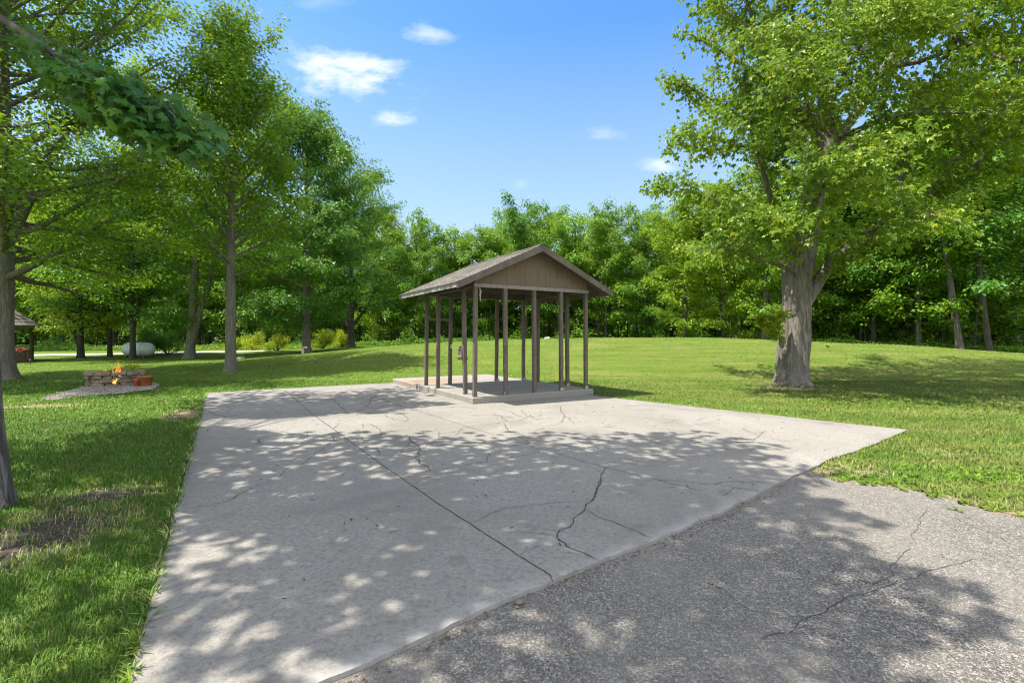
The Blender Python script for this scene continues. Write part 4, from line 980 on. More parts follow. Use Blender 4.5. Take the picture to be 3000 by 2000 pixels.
# ---- far-left gnarled tree, tall conic tree and the other lawn trees -------------------
def prof_of(xs_, ys_): return lambda t: float(np.interp(t, xs_, ys_))
g = G(8, 1112)
def gn_reject(c, g_=g):
    X, Y, Z = c[:, 0] + g_.x, np.maximum(c[:, 1] + g_.y, .5), c[:, 2] + g_.z; px = 1500 + X / Y * F; py = HY - (Z - EYE) / Y * F
    return (py > 870 + 30 * np.sin(px / 40.0)) | ((py > 780) & (px < 130))
tm, cm = standard_tree('gnarled', 31, 15.5, 3.4, prof_of([0, .3, .7, 1], [6.8, 7.4, 5.6, 1.8]), .31, M['bark_grey'], M['leaf_mid'], nl=74, el=(.0, 1.0), up=.03, lean=(.1, 0), n_sides=22, flare=1.3, limb_r=.13, reject=gn_reject, fork=[(4.6, .3, 6.5, 1.15, .20), (5.2, 2.6, 6, 1.0, .18), (4.9, -.9, 6, .8, .13)],
    sec_step=.5, sec_len=2.0, spray_step=.4, rs=.44, nleaf=26, leaf=.15, width=.34, droop=.3, flat=.30, twig_r=.02)
place_tree('gnarled_tree', g, 0, tm, cm, 'grey barked tree with swollen gnarled base at far left in front of the gazebo')
T3 = G(676, 1086)
tm, cm = standard_tree('tall', 41, top_h(T3, 55), 3.7, prof_of([0, .12, .35, .6, .85, 1], [2.8, 3.2, 2.7, 1.6, .75, .25]), .205, M['bark_grey'], M['leaf_mid'], nl=60, el=(.40, 1.25), up=.05, n_sides=16, flare=.7, wob=.03, limb_r=.075,
    sec_step=.42, sec_len=1.15, spray_step=.32, rs=.32, nleaf=30, leaf=.135, width=.33, droop=.2, flat=.5, twig_r=.012, hang=.3)
place_tree('tall_tree', T3, 0, tm, cm, 'tall narrow tree with one straight grey trunk beyond the fire pit', 'trees on the left lawn')
g = G(556, 1050)
tm, cm = standard_tree('double', 51, top_h(g, 330), 4.8, prof_of([0, .4, .8, 1], [4.0, 4.6, 3.2, 1.0]), .27, M['bark_grey'], M['leaf_mid'], nl=30, el=(.2, 1.05), up=.03, lean=(.9, 0), n_sides=16, flare=1.6, limb_r=.10, fork=[(.5, 0.0, 11, 1.32, .21)],
    sec_step=.5, sec_len=1.7, spray_step=.4, rs=.55, nleaf=30, leaf=.18, width=.35, droop=.3, twig_r=.018)
place_tree('twin_trunk_tree', g, 0, tm, cm, 'pale twin trunked tree behind the straight trunked tree', 'trees on the left lawn')
g = G(898, 1033)
tm, cm = standard_tree('droop', 61, top_h(g, 335), 1.3, prof_of([0, .25, .5, .8, 1], [4.4, 4.8, 4.0, 2.3, .7]), .25, M['bark_grey'], M['leaf_deep'], nl=60, el=(.10, 1.1), up=-.02, n_sides=14, limb_r=.09,
    sec_step=.5, sec_len=1.7, spray_step=.38, rs=.50, nleaf=44, leaf=.18, width=.33, flat=.2, droop=.5, twig_r=.016, hang=.5)
place_tree('spreading_tree', g, 0, tm, cm, 'dense deep green tree with drooping boughs left of the pavilion', 'trees on the left lawn')
g = G(1028, 1017)
tm, cm = standard_tree('forked', 71, top_h(g, 540), 2.8, prof_of([0, .3, .7, 1], [4.8, 4.6, 3.2, .9]), .30, M['bark_dark'], M['leaf_deep'], nl=30, el=(.15, 1.0), up=0, n_sides=12, limb_r=.10, fork=[(1.6, 3.1, 5, .7, .16), (1.7, .3, 5, .8, .16)],
    sec_step=.5, sec_len=1.7, spray_step=.42, rs=.55, nleaf=34, leaf=.185, flat=.2, droop=.4, twig_r=.018, hang=.45)
place_tree('forked_tree', g, 0, tm, cm, 'dark forked tree with low wide boughs between golden shrubs and pavilion', 'trees on the left lawn')
tmA, cmA = standard_tree('low', 81, 10.5, 1.7, prof_of([0, .3, .7, 1], [2.8, 3.2, 2.7, 1.0]), .19, M['bark_dark'], M['leaf_lime'], nl=34, el=(.02, 1.0), up=0, n_sides=12, limb_r=.09, fork=[(.8, 2.6, 5, .9, .18)],
    sec_step=.5, sec_len=1.7, spray_step=.42, rs=.55, nleaf=34, leaf=.185, flat=.2, droop=.5, twig_r=.016, hang=.5)
place_tree('low_tree', G(236, 1050), .4, tmA, cmA, 'low hanging lime green tree between the gazebo and the white tank', 'trees on the left lawn')
tmB, cmB = standard_tree('shade', 85, 11, 2.6, prof_of([0, .3, .7, 1], [3.6, 4.0, 3.4, 1.2]), .17, M['bark_dark'], M['leaf_deep'], nl=30, el=(.1, 1.0), up=0, n_sides=12, limb_r=.09, fork=[(2.0, 1.8, 4, 1.0, .14), (2.2, 4.6, 4, 1.0, .14)],
    sec_step=.5, sec_len=1.7, spray_step=.42, rs=.55, nleaf=34, leaf=.185, flat=.2, droop=.4, twig_r=.016, hang=.4)
place_tree('shade_tree', G(389, 1051), 0, tmB, cmB, 'dark shady tree whose trunk stands in front of the white tank', 'trees on the left lawn')
place_tree('shade_tree', G(322, 1045), 2.0, tmB, cmB, 'dark tree standing just left of the white tank', 'trees on the left lawn', .85)

# ---- woodland -------------------------------------------------------------------
WP = []
specs = [(101, 13.5, 1.0, [2.6, 3.6, 3.2, 1.0], 'leaf_wood', 36, (.10, 1.05)), (102, 13.0, 1.3, [2.8, 3.8, 3.4, 1.2], 'leaf_mid', 36, (.12, 1.0)), (103, 14.0, 1.0, [2.4, 3.4, 2.8, .8], 'leaf_lime', 38, (.15, 1.15)),
         (104, 12.0, 1.2, [2.9, 3.6, 3.0, 1.0], 'leaf_wood', 34, (.0, 1.0)), (105, 14.5, 3.6, [3.2, 3.8, 3.0, .9], 'leaf_deep', 22, (.2, 1.0)), (106, 15.0, 4.4, [3.0, 3.6, 3.0, .9], 'leaf_wood', 20, (.2, 1.0))]
for (sd_, H, base, pr, lm, nl, el) in specs:
    WP.append(standard_tree('wood%d' % sd_, sd_, H, base, prof_of([0, .3, .65, 1], pr), .17 if base < 4 else .22, M['bark_dark'] if sd_ % 2 else M['bark_rough'], M[lm], nl=nl, el=el, up=.03, n_sides=8, limb_r=.07, flare=.6,
        sec_step=.55, sec_len=1.3, spray_step=.5, rs=.55, nleaf=30, leaf=.22, width=.36, droop=.4, flat=.24, twig_r=.016, hang=.35))
sap = []
for sd_ in (201, 202, 203):
    sap.append(standard_tree('sap%d' % sd_, sd_, 9.5, 3.0 if sd_ == 202 else .9, prof_of([0, .5, 1], [1.7, 1.8, .6]), .075, M['bark_dark'], M['leaf_wood'], nl=16, el=(.1, .9), up=.02, n_sides=6, wob=.5, limb_r=.03, flare=.2,
        sec_step=.6, sec_len=.9, spray_step=.5, rs=.45, nleaf=16, leaf=.22, width=.36, droop=.35, twig_r=.010))
GW = 'woodland trees along the far edge of the lawn'
# front row: (photo px of trunk, depth, prototype, top py, label)
FR = [(840, 52, 3, 640, 'rounded woodland tree rising behind the drooping left lawn trees'),
      (1110, 50, 2, 640, 'bright yellow green tree at the wood edge left of the pavilion eave'),
      (1215, 49, 0, 664, 'dome topped tree behind the left slope of the pavilion roof'),
      (1330, 51, 3, 690, 'lower pointed tree in the dip left of the pavilion ridge'),
      (1440, 50, 1, 690, 'mid green tree just left of the pavilion ridge'),
      (1545, 46, 4, 612, 'tall broad tree directly behind the pavilion ridge'),
      (1690, 47, 3, 650, 'slim tree behind the right slope of the pavilion roof'),
      (1775, 44, 1, 634, 'pale topped tree right of the pavilion roof'),
      (1900, 42, 0, 640, 'wood edge tree right of the pavilion at the gap of sky'),
      (2010, 36, 2, 590, 'lime green bushy tree left of the big old tree'),
      (2120, 35, 2, 560, 'yellow green tree with low boughs close behind the sprouting trunk'),
      (2235, 34, 1, 520, 'leafy tree directly behind the big old trunk'),
      (2440, 36, 0, 470, 'tree seen under the right bough of the big old tree'),
      (2560, 33, 4, 430, 'dark stemmed tree right of the big old tree bough'),
      (2690, 31, 1, 400, 'green tree above the leaning pale pole'),
      (2813, 28.5, 5, 330, 'tree with pale leaning stem at the right lawn edge'),
      (2898, 27.5, 4, 300, 'thick trunked tree nearest the right frame edge'),
      (3010, 29, 0, 330, 'tree cut by the right edge of the photo'),
      (1490, 53, 0, 660, 'rounded tree crown filling the gap left of the pavilion ridge tree'),
      (1610, 52, 1, 640, 'tree crown just right of the pavilion ridge'),
      (980, 54, 1, 690, 'tree at the back behind the dark forked tree'),
      (700, 50, 0, 640, 'wood edge tree seen between the twin trunk and straight trunk'),
      (600, 52, 1, 640, 'wood edge tree behind the twin trunked tree'),
      (470, 50, 3, 640, 'wood edge tree above the two round dark shrubs'),
      (330, 50, 4, 600, 'tall tree behind the white tank'),
      (180, 48, 1, 560, 'tree beyond the track behind the low hanging tree'),
      (40, 46, 0, 520, 'tree beyond the track behind the gazebo')]
def wood_tree(px, Y, k, top, label, name='woodland_tree', rz=None):
    X = (px - 1500) / F * Y; g = ground(X, Y); H = EYE + (HY - top) / F * Y - g.z; s = H / specs[k][1]
    rz = random.uniform(0, 6.28) if rz is None else rz
    t_ = place_tree(name, g, rz, WP[k][0], WP[k][1], label, GW, max(.75, min(1.3, s * .97)), zs=s)
    t_.rotation_euler = (random.gauss(0, .03), random.gauss(0, .03) if px != 2813 else -.13, rz if px != 2813 else 0)
    return t_
for a in FR: wood_tree(*a)
lab_back = 'tall tree standing deeper in the wood, half hidden by the edge trees'
rw = np.random.default_rng(77)
nb = 0
for row, (d0, n, x0, x1) in enumerate(((5.5, 22, -400, 3500), (12, 26, -600, 3700), (20, 22, -700, 3800))):
    for k in range(n):
        px = x0 + (x1 - x0) * (k + rw.uniform(.2, .8)) / n
        Yb = float(np.interp(px, [0, 800, 1500, 1900, 2200, 2600, 2900, 3300], [48, 53, 49, 43, 36, 33, 28, 26])) + d0 + rw.uniform(-2, 2)
        top = float(np.interp(px, [0, 300, 850, 1000, 1200, 1400, 1500, 1800, 2000, 2300, 2600, 3000], [520, 600, 650, 680, 690, 710, 650, 690, 640, 560, 450, 340])) + rw.uniform(10, 70) + 8 * row
        wood_tree(px, Yb, [4, 5, 0, 1][int(rw.integers(0, 4))], top, lab_back, 'background_tree')
lab_sap = 'thin bare stemmed sapling among the trunks under the wood canopy'
for k in range(110):
    px = rw.uniform(980, 3050) if k < 90 else rw.uniform(250, 980)
    Y = float(np.interp(px, [0, 800, 1500, 1900, 2200, 2600, 2900, 3300], [47, 50, 47, 42, 36, 33, 29, 27])) + rw.uniform(-.5, 9)
    X = (px - 1500) / F * Y; s = rw.uniform(.8, 1.2); k3 = int(rw.integers(0, 3))
    t_ = place_tree('sapling', ground(X, Y), rw.uniform(0, 6.28), sap[k3][0], sap[k3][1], lab_sap, 'saplings under the wood canopy', s)
    t_.rotation_euler = (rw.normal(0, .05), rw.normal(0, .05), t_.rotation_euler[2])
# leaning pale pole at the right wood edge
g = G(2645, 1001); b = MB(); b.tube([(0, 0, -.1), (-.25, 0, 1.0), (-.52, 0, 2.4)], [.065, .055, .04], 8); o = b.build('leaning_pole', M['bark_pale'], None, g); tag(o, 'bare pale leaning tree stem at the wood edge right of the big trunk', 'tree stem')

# undergrowth at the wood edge and a far leafy mass behind everything
def leaf_mass(name, n, fpos, leaf, mat, kind='stuff', tint_lo=0.0, seed=1):
    rg = np.random.default_rng(seed); Pp = fpos(rg, n); n = len(Pp)
    Ax = rg.normal(0, 1, (n, 3)); Ax[:, 2] = Ax[:, 2] * .4 + .1; Nr = np.array([0, -.9, .7]) + rg.normal(0, .5, (n, 3))
    V, Fq, k = leaf_arrays(Pp, Ax, Nr, leaf * rg.uniform(.6, 1.3, n), .40)
    o = link(name, arrays_mesh(name, V, [Fq], mat, np.clip(tint_lo + .7 * rg.random(n) ** 1.5, 0, 1))); return tag(o, kind=kind)
def edge_pos(rg, n):
    px = rg.uniform(-300, 3300, n); dd = rg.gamma(1.5, 1.3, n)
    Y = np.interp(px, [0, 400, 800, 1100, 1500, 1900, 2200, 2600, 2900, 3300], [43.5, 43, 44.5, 46, 45, 40, 34.5, 31.5, 27.5, 25.5]) + dd
    X = (px - 1500) / F * Y; cl_ = np.clip(np.sin(X * 1.7) + np.sin(X * .73 + Y), 0, 2) / 2
    return np.stack([X, Y, gz(X, Y) + rg.random(n) ** 1.6 * (.40 + 1.5 * cl_ ** 2)], 1)
tag(leaf_mass('undergrowth', 70000, edge_pos, .15, M['leaf_wood'], seed=3), 'low leafy undergrowth along the foot of the wood', 'undergrowth')
def far_pos(rg, n):
    px = rg.uniform(-900, 4000, n); Y = np.interp(px, [0, 1500, 2200, 3000], [78, 80, 62, 54]) + rg.uniform(0, 6, n); X = (px - 1500) / F * Y
    return np.stack([X, Y, gz(X, Y) - .3 + np.where(rg.random(n) < .5, rg.random(n) * 3.5, rg.random(n) * 10)], 1)
tag(leaf_mass('distant_wood', 190000, far_pos, .75, M['leaf_deep'], seed=4), 'dark leafy mass of the wood far behind the trunks', 'wood')
bm = bmesh.new()   # leaf-littered forest floor
edgeL = []
for px in range(-1200, 4400, 40):
    Y = float(np.interp(px, [0, 400, 800, 1100, 1500, 1900, 2200, 2600, 2900, 3300], [44.5, 44, 45.5, 47, 46, 41, 35.5, 32.5, 28.5, 26.5])) + .5 * math.sin(px * .02)
    row = []
    for k in range(9):
        y = Y + k * k * .9; x = (px - 1500) / F * y; row.append(bm.verts.new((x, y, float(gz(x, y)) + .02)))
    edgeL.append(row)
for a, b in zip(edgeL, edgeL[1:]):
    for k in range(8): bm.faces.new((a[k], b[k], b[k + 1], a[k + 1]))
me = bpy.data.meshes.new('forest_floor'); bm.to_mesh(me); bm.free(); me.materials.append(M['soil']); tag(link('forest_floor', me), kind='structure')

# ---- shrubs ----------------------------------------------------------------------
def shrub(key, seed, H, Rr, mat, n=26):
    rg = np.random.default_rng(seed); limbs = []
    for k in range(n):
        az = k * 2.399; el = .35 + 1.1 * ((k * .618) % 1)
        limbs.append((curve((.05 * math.cos(az), .05 * math.sin(az), 0), (math.cos(az) * math.cos(el), math.sin(az) * math.cos(el), math.sin(el)), (H * math.sin(el) ** 2 + Rr * math.cos(el) ** 2) * rg.uniform(.8, 1.1), 5, rg, .03, .10), .016, .006))
    tubes, V, Fq, tnt = dress(limbs, rg, sec_step=.16, sec_len=.35, spray_step=.16, start=.35, rs=.15, nleaf=6, leaf=.10, width=.30, droop=.1, flat=.7, hang=-.3, twig_r=.006)
    tv, tf = merge([tube_arrays(p_, np.linspace(a, b, len(p_)), 5) for p_, a, b in limbs] + tubes)
    return arrays_mesh(key + '_stem', tv, [tf], M['bark_dark']), arrays_mesh(key + '_leaf', V, [Fq], mat, tnt)
sy = shrub('gold', 301, 1.15, .85, M['leaf_yellow']); sg = shrub('dark', 302, 1.7, 1.05, M['leaf_deep'])
for (px, py, s, label) in ((746, 1027, 1.12, 'golden shrub just right of the straight grey trunk, larger of that pair'), (812, 1028, .95, 'smaller golden shrub of the pair right of the straight trunk'), (945, 1021, 1.1, 'golden shrub between the drooping tree and the forked trunk'), (1003, 1017, 1.2, 'golden green shrub touching the dark forked trunk'), (690, 1026, .8, 'small golden shrub half hidden behind the straight trunk')):
    g = G(px, py); t_ = empty('golden_shrub', g, random.uniform(0, 6)); t_.scale = (s,) * 3; link('stem', sy[0], t_); link('foliage', sy[1], t_); tag(t_, label, 'shrub', 'golden shrubs along the far lawn')
for (px, py, s, label) in ((435, 1040, 1.0, 'round dark shrub beside the white tank'), (492, 1038, .95, 'round dark shrub nearer the twin trunked tree')):
    g = G(px, py); t_ = empty('dark_shrub', g, random.uniform(0, 6)); t_.scale = (s,) * 3; link('stem', sg[0], t_); link('foliage', sg[1], t_); tag(t_, label, 'shrub', 'round dark shrubs by the tank')
def tall_grass_pos(rg, n):
    px = rg.uniform(430, 1010, n); py = np.interp(px, [0, 440, 700, 1010], [1033, 1027, 1021, 1010]); Y = np.interp(px, [0, 440, 700, 1010], [44, 43.5, 44.5, 46]) + rg.uniform(-1.3, .8, n)
    X = (px - 1500) / F * Y; return np.stack([X, Y, gz(X, Y) + rg.random(n) * .22], 1)
tag(leaf_mass('tall_grass', 5000, tall_grass_pos, .16, M['leaf_lime'], seed=6), 'tall pale grass beyond the track', 'grass')

# ------------------------------------------------------------------ fire pit and neighbours
fc = G(325, 1128); FPR = .74
FP = empty('fire_pit', (fc.x, fc.y + .2, fc.z)); tag(FP, 'round fire pit of dry stacked tan and grey stones on gravel', 'fire pit')
def stone_block(name, a0, a1, r0, r1, z0, z1, mat, par, tilt=0.0):
    b = MB(); n = 4
    rings = []
    for k in range(n + 1):
        a = a0 + (a1 - a0) * k / n; e = .020 if k in (0, n) else 0
        rings.append([b.bm.verts.new((math.cos(a) * r, math.sin(a) * r, z + tilt * (a - a0))) for r, z in ((r0 + e, z0 + e), (r1 - e - .012, z0 + .004), (r1 - e, z0 + .022), (r1 - e, z1 - .022), (r1 - e - .012, z1 - .004), (r0 + e, z1 - e))])
    for A_, B_ in zip(rings, rings[1:]):
        for i in range(6): b.bm.faces.new((A_[i], A_[(i + 1) % 6], B_[(i + 1) % 6], B_[i]))
    b.bm.faces.new(rings[0]); b.bm.faces.new(rings[-1][::-1])
    for v in b.bm.verts: v.co += Vector([mnoise.noise(v.co * 8 + Vector((s_ * 7, 0, 0))) * .030 for s_ in range(3)])
    return b.build(name, mat, par)
for c in range(4):
    a = random.uniform(0, 1); end = a + 2 * math.pi; z0 = .108 * c
    n = 11; cuts = [a + (2 * math.pi) * k / n + random.uniform(-.14, .14) for k in range(n)]; cuts.append(cuts[0] + 2 * math.pi)
    for a0, a1 in zip(cuts, cuts[1:]):
        am = ((a0 + a1) / 2) % (2 * math.pi)
        if c == 3 and random.random() < .12 and not (3.3 < am < 6): continue
        mt = M['stone'] if random.random() < .68 else M['stone_grey']
        if c == 0 and 3.55 < am < 3.98: mt = M['stone_red']
        r1 = FPR + random.uniform(-.055, .035) + (.03 if c == 3 else 0)
        stone_block('stone', a0 + .020, a1 - .020, r1 - .24, r1, z0 + .003, z0 + .106 + (random.uniform(-.005, .02) if c == 3 else 0), mt, FP, random.uniform(-.02, .02))
b = MB(); b.lathe([(.46, .01), (.46, .10), (.02, .13)], 18); b.build('ash_bed', M['black_metal'], FP)
def flame_obj(loc, hs, label):
    b = MB()
    for (x, y, h, r) in hs:
        for j in range(3):
            tw = random.uniform(0, 6); hh = h * random.uniform(.55, 1.0); ox, oy = random.uniform(-r, r) * 1.2, random.uniform(-r, r); rr = r * random.uniform(.35, .7)
            pts = [(x + ox * (1 - k / 12) + rr * 1.1 * math.sin(tw + 5 * k / 9) * (k / 5), y + oy + rr * .8 * math.cos(tw + 4 * k / 9) * (k / 5), hh * k / 9) for k in range(10)]
            b.tube(pts, [rr * w for w in (.55, .95, 1.0, .85, .66, .48, .33, .20, .10, .02)], 7)
    o = b.build('flame', M['flame'], None, loc, True); return tag(o, label, 'fire')
fb = Vector((fc.x, fc.y + .2, fc.z + .12))
flame_obj(fb, [(-.28, -.12, .42, .05), (-.20, -.08, .48, .05), (-.34, -.1, .36, .04)], 'low orange flames at the left inside the stone pit')
flame_obj(fb, [(.04, -.1, .52, .05), (.10, -.14, .66, .05), (.14, -.1, .78, .04), (-.02, -.05, .46, .045), (.20, -.1, .5, .04)], 'taller orange flames in the middle of the stone pit')
fy_ = fc.y + .2 - FPR - .02; flame_obj(Vector((P(333, 1130, fy_).x, fy_, .10 + fc.z)), [(0, 0, .17, .03), (.03, 0, .13, .022)], 'small flame licking out between the front stones of the pit')
# plant sprig lying on the rim
rg = np.random.default_rng(9); n = 26; Pp = np.stack([rg.uniform(.50, .80, n), rg.uniform(-.35, -.1, n), .45 + rg.uniform(0, .16, n)], 1)
V, Fq, k = leaf_arrays(Pp, rg.normal(0, 1, (n, 3)) + [.6, 0, .4], np.array([0, 0, 1.0]) + rg.normal(0, .5, (n, 3)), rg.uniform(.08, .18, n), .25)
o = link('leafy_sprig', arrays_mesh('leafy_sprig', V, [Fq], M['leaf_lime'], rg.random(n)), None, (fc.x, fc.y + .2, fc.z)); tag(o, 'green leafy sprig lying on the right rim of the stone pit', 'plant')
b = MB(); b.lathe([(.155, 0), (.18, .02), (.185, .27), (.20, .275), (.20, .31), (.175, .31), (.165, .27), (.02, .26)], 22)
pg = G(425, 1131); o = b.build('orange_tub', M['terracotta'], None, pg, True); tag(o, 'round orange tub standing right of the stone fire pit', 'tub')
bg_ = G(404, 1133)
for k, lab in enumerate(('lowest red brick of the small stack between fire pit and orange tub', 'second red brick up in the stack beside the orange tub', 'third red brick up in the stack beside the orange tub', 'topmost red brick of the stack beside the orange tub')):
    b = MB(); b.box((-.055, -.10, 0), (.055, .10, .045), .005); o = b.build('red_brick', M['brick'], None, bg_ + Vector((random.uniform(-.012, .012), random.uniform(-.01, .01), .052 * k + .002))); o.rotation_euler = (0, 0, random.uniform(-.15, .15)); tag(o, lab, 'brick', 'red bricks stacked by the orange tub')
o = MB(); o.box((-.12, -.06, 0), (.06, .06, .045), .006); o = o.build('terracotta_slab', M['terracotta'], None, bg_ + Vector((.0, .0, .212))); tag(o, 'orange clay slab lying on top of the red brick stack', 'slab')
# gravel apron
GP = [G(x, y) for x, y in ((470, 1127), (440, 1141), (380, 1151), (300, 1158), (220, 1163), (150, 1172), (120, 1174), (150, 1160), (190, 1148), (230, 1138), (260, 1128), (330, 1118), (420, 1117))]
gp = densify(GP + [GP[0]], .08, .22, 8.0)[:-1]
bm = bmesh.new(); f = bm.faces.new([bm.verts.new((p.x, p.y, p.z + .008)) for p in gp]); bmesh.ops.triangulate(bm, faces=[f], ngon_method='EAR_CLIP')
for f in bm.faces:
    f.normal_update()
    if f.normal.z < 0: f.normal_flip()
me = bpy.data.meshes.new('gravel_bed'); bm.to_mesh(me); bm.free(); me.materials.append(M['gravel_base']); tag(link('gravel_bed', me), kind='structure')
gp_poly = [(p.x, p.y) for p in gp]
def pebbles(name, pts, sizes, mat, seed, label, cat, sq=.6):
    rg = np.random.default_rng(seed); n = len(pts)
    base = np.array([(1, 0, 0), (-1, 0, 0), (0, 1, 0), (0, -1, 0), (0, 0, 1), (0, 0, -1), (.6, .6, .5), (-.6, .6, .5), (.6, -.6, .5), (-.6, -.6, .5)])
    base = np.array([(1, 0, 0), (.3, .9, .1), (-.8, .6, 0), (-.9, -.4, .1), (.2, -1, 0), (.35, .2, .8), (-.4, .1, .75), (0, 0, -.6)])
    Fs = np.array([(0, 1, 5), (1, 6, 5), (1, 2, 6), (2, 3, 6), (3, 4, 6), (4, 5, 6), (4, 0, 5), (1, 0, 7), (2, 1, 7), (3, 2, 7), (4, 3, 7), (0, 4, 7)])
    th = rg.uniform(0, 6.28, n); c, s = np.cos(th), np.sin(th)
    b_ = base[None] * rg.uniform(.7, 1.3, (n, len(base), 3)); x = b_[..., 0] * c[:, None] - b_[..., 1] * s[:, None]; y = b_[..., 0] * s[:, None] + b_[..., 1] * c[:, None]
    V = np.stack([x, y, b_[..., 2] * sq], -1) * sizes[:, None, None] + pts[:, None, :]
    Fq = (np.arange(n)[:, None, None] * len(base) + Fs[None]).reshape(-1, 3)
    o = link(name, arrays_mesh(name, V.reshape(-1, 3), [Fq], mat, np.repeat(rg.random(n), len(Fs)))); return tag(o, label, cat, kind='stuff')
a_ = np.array(gp_poly); n = 26000; xx = rng.uniform(a_[:, 0].min(), a_[:, 0].max(), n); yy_ = rng.uniform(a_[:, 1].min(), a_[:, 1].max(), n); k = inpoly(xx, yy_, gp_poly)
pts = np.stack([xx[k], yy_[k], gz(xx[k], yy_[k]) + .012], 1)
pebbles('gravel', pts, rng.uniform(.014, .032, len(pts)), M['gravel'], 4, 'pale loose gravel spread around the stone fire pit', 'gravel')

# ------------------------------------------------------------------ gas tank, gazebo and small things
tk = G(384, 1049); TK = empty('gas_tank', (tk.x, tk.y + .6, tk.z), R(-14)); tag(TK, 'pale green horizontal gas tank on short legs behind a dark trunk', 'gas tank')
b = MB(); prof = [(.02, -1.18), (.22, -1.13), (.36, -1.0), (.43, -.82), (.45, -.62), (.45, .62), (.43, .82), (.36, 1.0), (.22, 1.13), (.02, 1.18)]
b.lathe(prof, 28, Matrix.Translation((0, 0, .56)) @ Matrix.Rotation(R(90), 4, 'Y')); b.build('tank_shell', M['tank'], TK, None, True)
b = MB(); b.lathe([(.453, -.018), (.46, 0), (.453, .018)], 28, Matrix.Translation((.62, 0, .56)) @ Matrix.Rotation(R(90), 4, 'Y')); b.build('tank_band', M['tank_dark'], TK)
b = MB(); b.lathe([(.15, 0), (.15, .10), (.12, .16), (.02, .18)], 16, Matrix.Translation((0, 0, .98))); b.build('valve_lid', M['tank_dark'], TK, None, True)
for sx in (-.72, .72):
    b = MB(); b.box((sx - .06, -.28, 0), (sx + .06, .28, .17), .01); b.build('leg', M['tank_dark'], TK)

gb = G(-60, 1064); GZ = empty('gazebo', (gb.x - .3, gb.y + .6, gb.z)); tag(GZ, 'wooden gazebo with grey shingle roof behind the gnarled trunk at far left', 'gazebo')
hexa = [(math.cos(a), math.sin(a)) for a in [math.pi / 8 + k * math.pi / 4 for k in range(8)]]
sc_ = gb.y / F
rt = 2.15; eave = EYE - gz(gb.x, gb.y) + (HY - 957) * sc_; apex = eave + 1.75; rail = EYE - gz(gb.x, gb.y) - (1027 - HY) * sc_
b = MB(); b.prism([(x * rt, y * rt, .02) for x, y in hexa], (0, 0, .14)); b.build('deck', M['gazebo_wood'], GZ)
b = MB(); nc_ = 9
for k in range(nc_):
    f0, f1 = k / nc_, (k + 1) / nc_; r0, r1 = (rt + .42) * (1 - f0) + .03, (rt + .42) * (1 - f1) + .03; z0, z1 = eave + .08 + (apex - eave) * f0 + .02, eave + .08 + (apex - eave) * f1
    for i in range(8):
        p, q_ = hexa[i], hexa[(i + 1) % 8]
        b.prism([(p[0] * r0, p[1] * r0, z0), (q_[0] * r0, q_[1] * r0, z0), (q_[0] * r1, q_[1] * r1, z1), (p[0] * r1, p[1] * r1, z1)], (0, 0, -.03))
b.build('roof', M['gazebo_roof'], GZ)
b = MB()
for i in range(8):
    p, q_ = Vector((*hexa[i], 0)), Vector((*hexa[(i + 1) % 8], 0)); r = rt + .40
    b.prism([p * r + Vector((0, 0, eave - .06)), q_ * r + Vector((0, 0, eave - .06)), q_ * r + Vector((0, 0, eave + .07)), p * r + Vector((0, 0, eave + .07))], tuple(-(p + q_).normalized() * .04))
b.build('eave_trim', M['gazebo_wood'], GZ)
for i in range(8):
    x, y = hexa[i][0] * (rt - .1), hexa[i][1] * (rt - .1); b = MB(); b.box((x - .07, y - .07, .16), (x + .07, y + .07, eave + .04), .008); b.build('post', M['gazebo_dark'], GZ)
for i in range(8):
    if i == 5: continue
    p, q_ = Vector((*hexa[i], 0)) * (rt - .1), Vector((*hexa[(i + 1) % 8], 0)) * (rt - .1); b = MB(); d = (q_ - p); nn = Vector((-d.y, d.x, 0)).normalized() * .03
    b.prism([p - nn + Vector((0, 0, rail - .05)), q_ - nn + Vector((0, 0, rail - .05)), q_ + nn + Vector((0, 0, rail - .05)), p + nn + Vector((0, 0, rail - .05))], (0, 0, .05))
    for k in range(12):
        c = p.lerp(q_, (k + .5) / 12); w = d.normalized() * .045; b.prism([c - w - nn * .4 + Vector((0, 0, .17)), c + w - nn * .4 + Vector((0, 0, .17)), c + w + nn * .4 + Vector((0, 0, .17)), c - w + nn * .4 + Vector((0, 0, .17))], (0, 0, rail - .23))
    b.build('railing', M['gazebo_wood'], GZ)
rg = np.random.default_rng(12); n = 420
fp = P(58, 1024, gb.y - 1.2); Pp = np.array(fp) + rg.normal(0, 1, (n, 3)) * [.08, .05, .03]; Pp[:, 2] = np.maximum(Pp[:, 2], fp.z - .06)
V, Fq, k = leaf_arrays(Pp, rg.normal(0, 1, (n, 3)), np.array([0, 0, 1.0]) + rg.normal(0, .6, (n, 3)), np.full(n, .08), .4)
o = link('red_flowers', arrays_mesh('red_flowers', V, [Fq], M['flower_red'])); tag(o, 'red flowers on the gazebo railing beside the gnarled trunk', 'flowers')
g = G(89, 1068); GL = empty('garden_light', g); tag(GL, 'small black garden light on a stake beside the gazebo', 'garden light')
b = MB(); b.tube([(0, 0, -.05), (0, 0, .20)], [.012, .012], 8); b.build('stake', M['black_metal'], GL)
b = MB(); b.lathe([(.03, .19), (.035, .25), (.07, .26), (.02, .30)], 12); b.build('lamp_head', M['black_metal'], GL)
g = G(888, 1042); GM = empty('marker_post', g); tag(GM, 'short pale wooden marker post with side arm at the foot of the drooping tree', 'marker post')
b = MB(); b.box((-.06, -.04, -.05), (.04, .04, .46), .006); b.build('stake', M['sign_wood'], GM)
b = MB(); b.box((.041, -.03, .36), (.20, .03, .45), .006); b.build('arm', M['sign_wood'], GM)
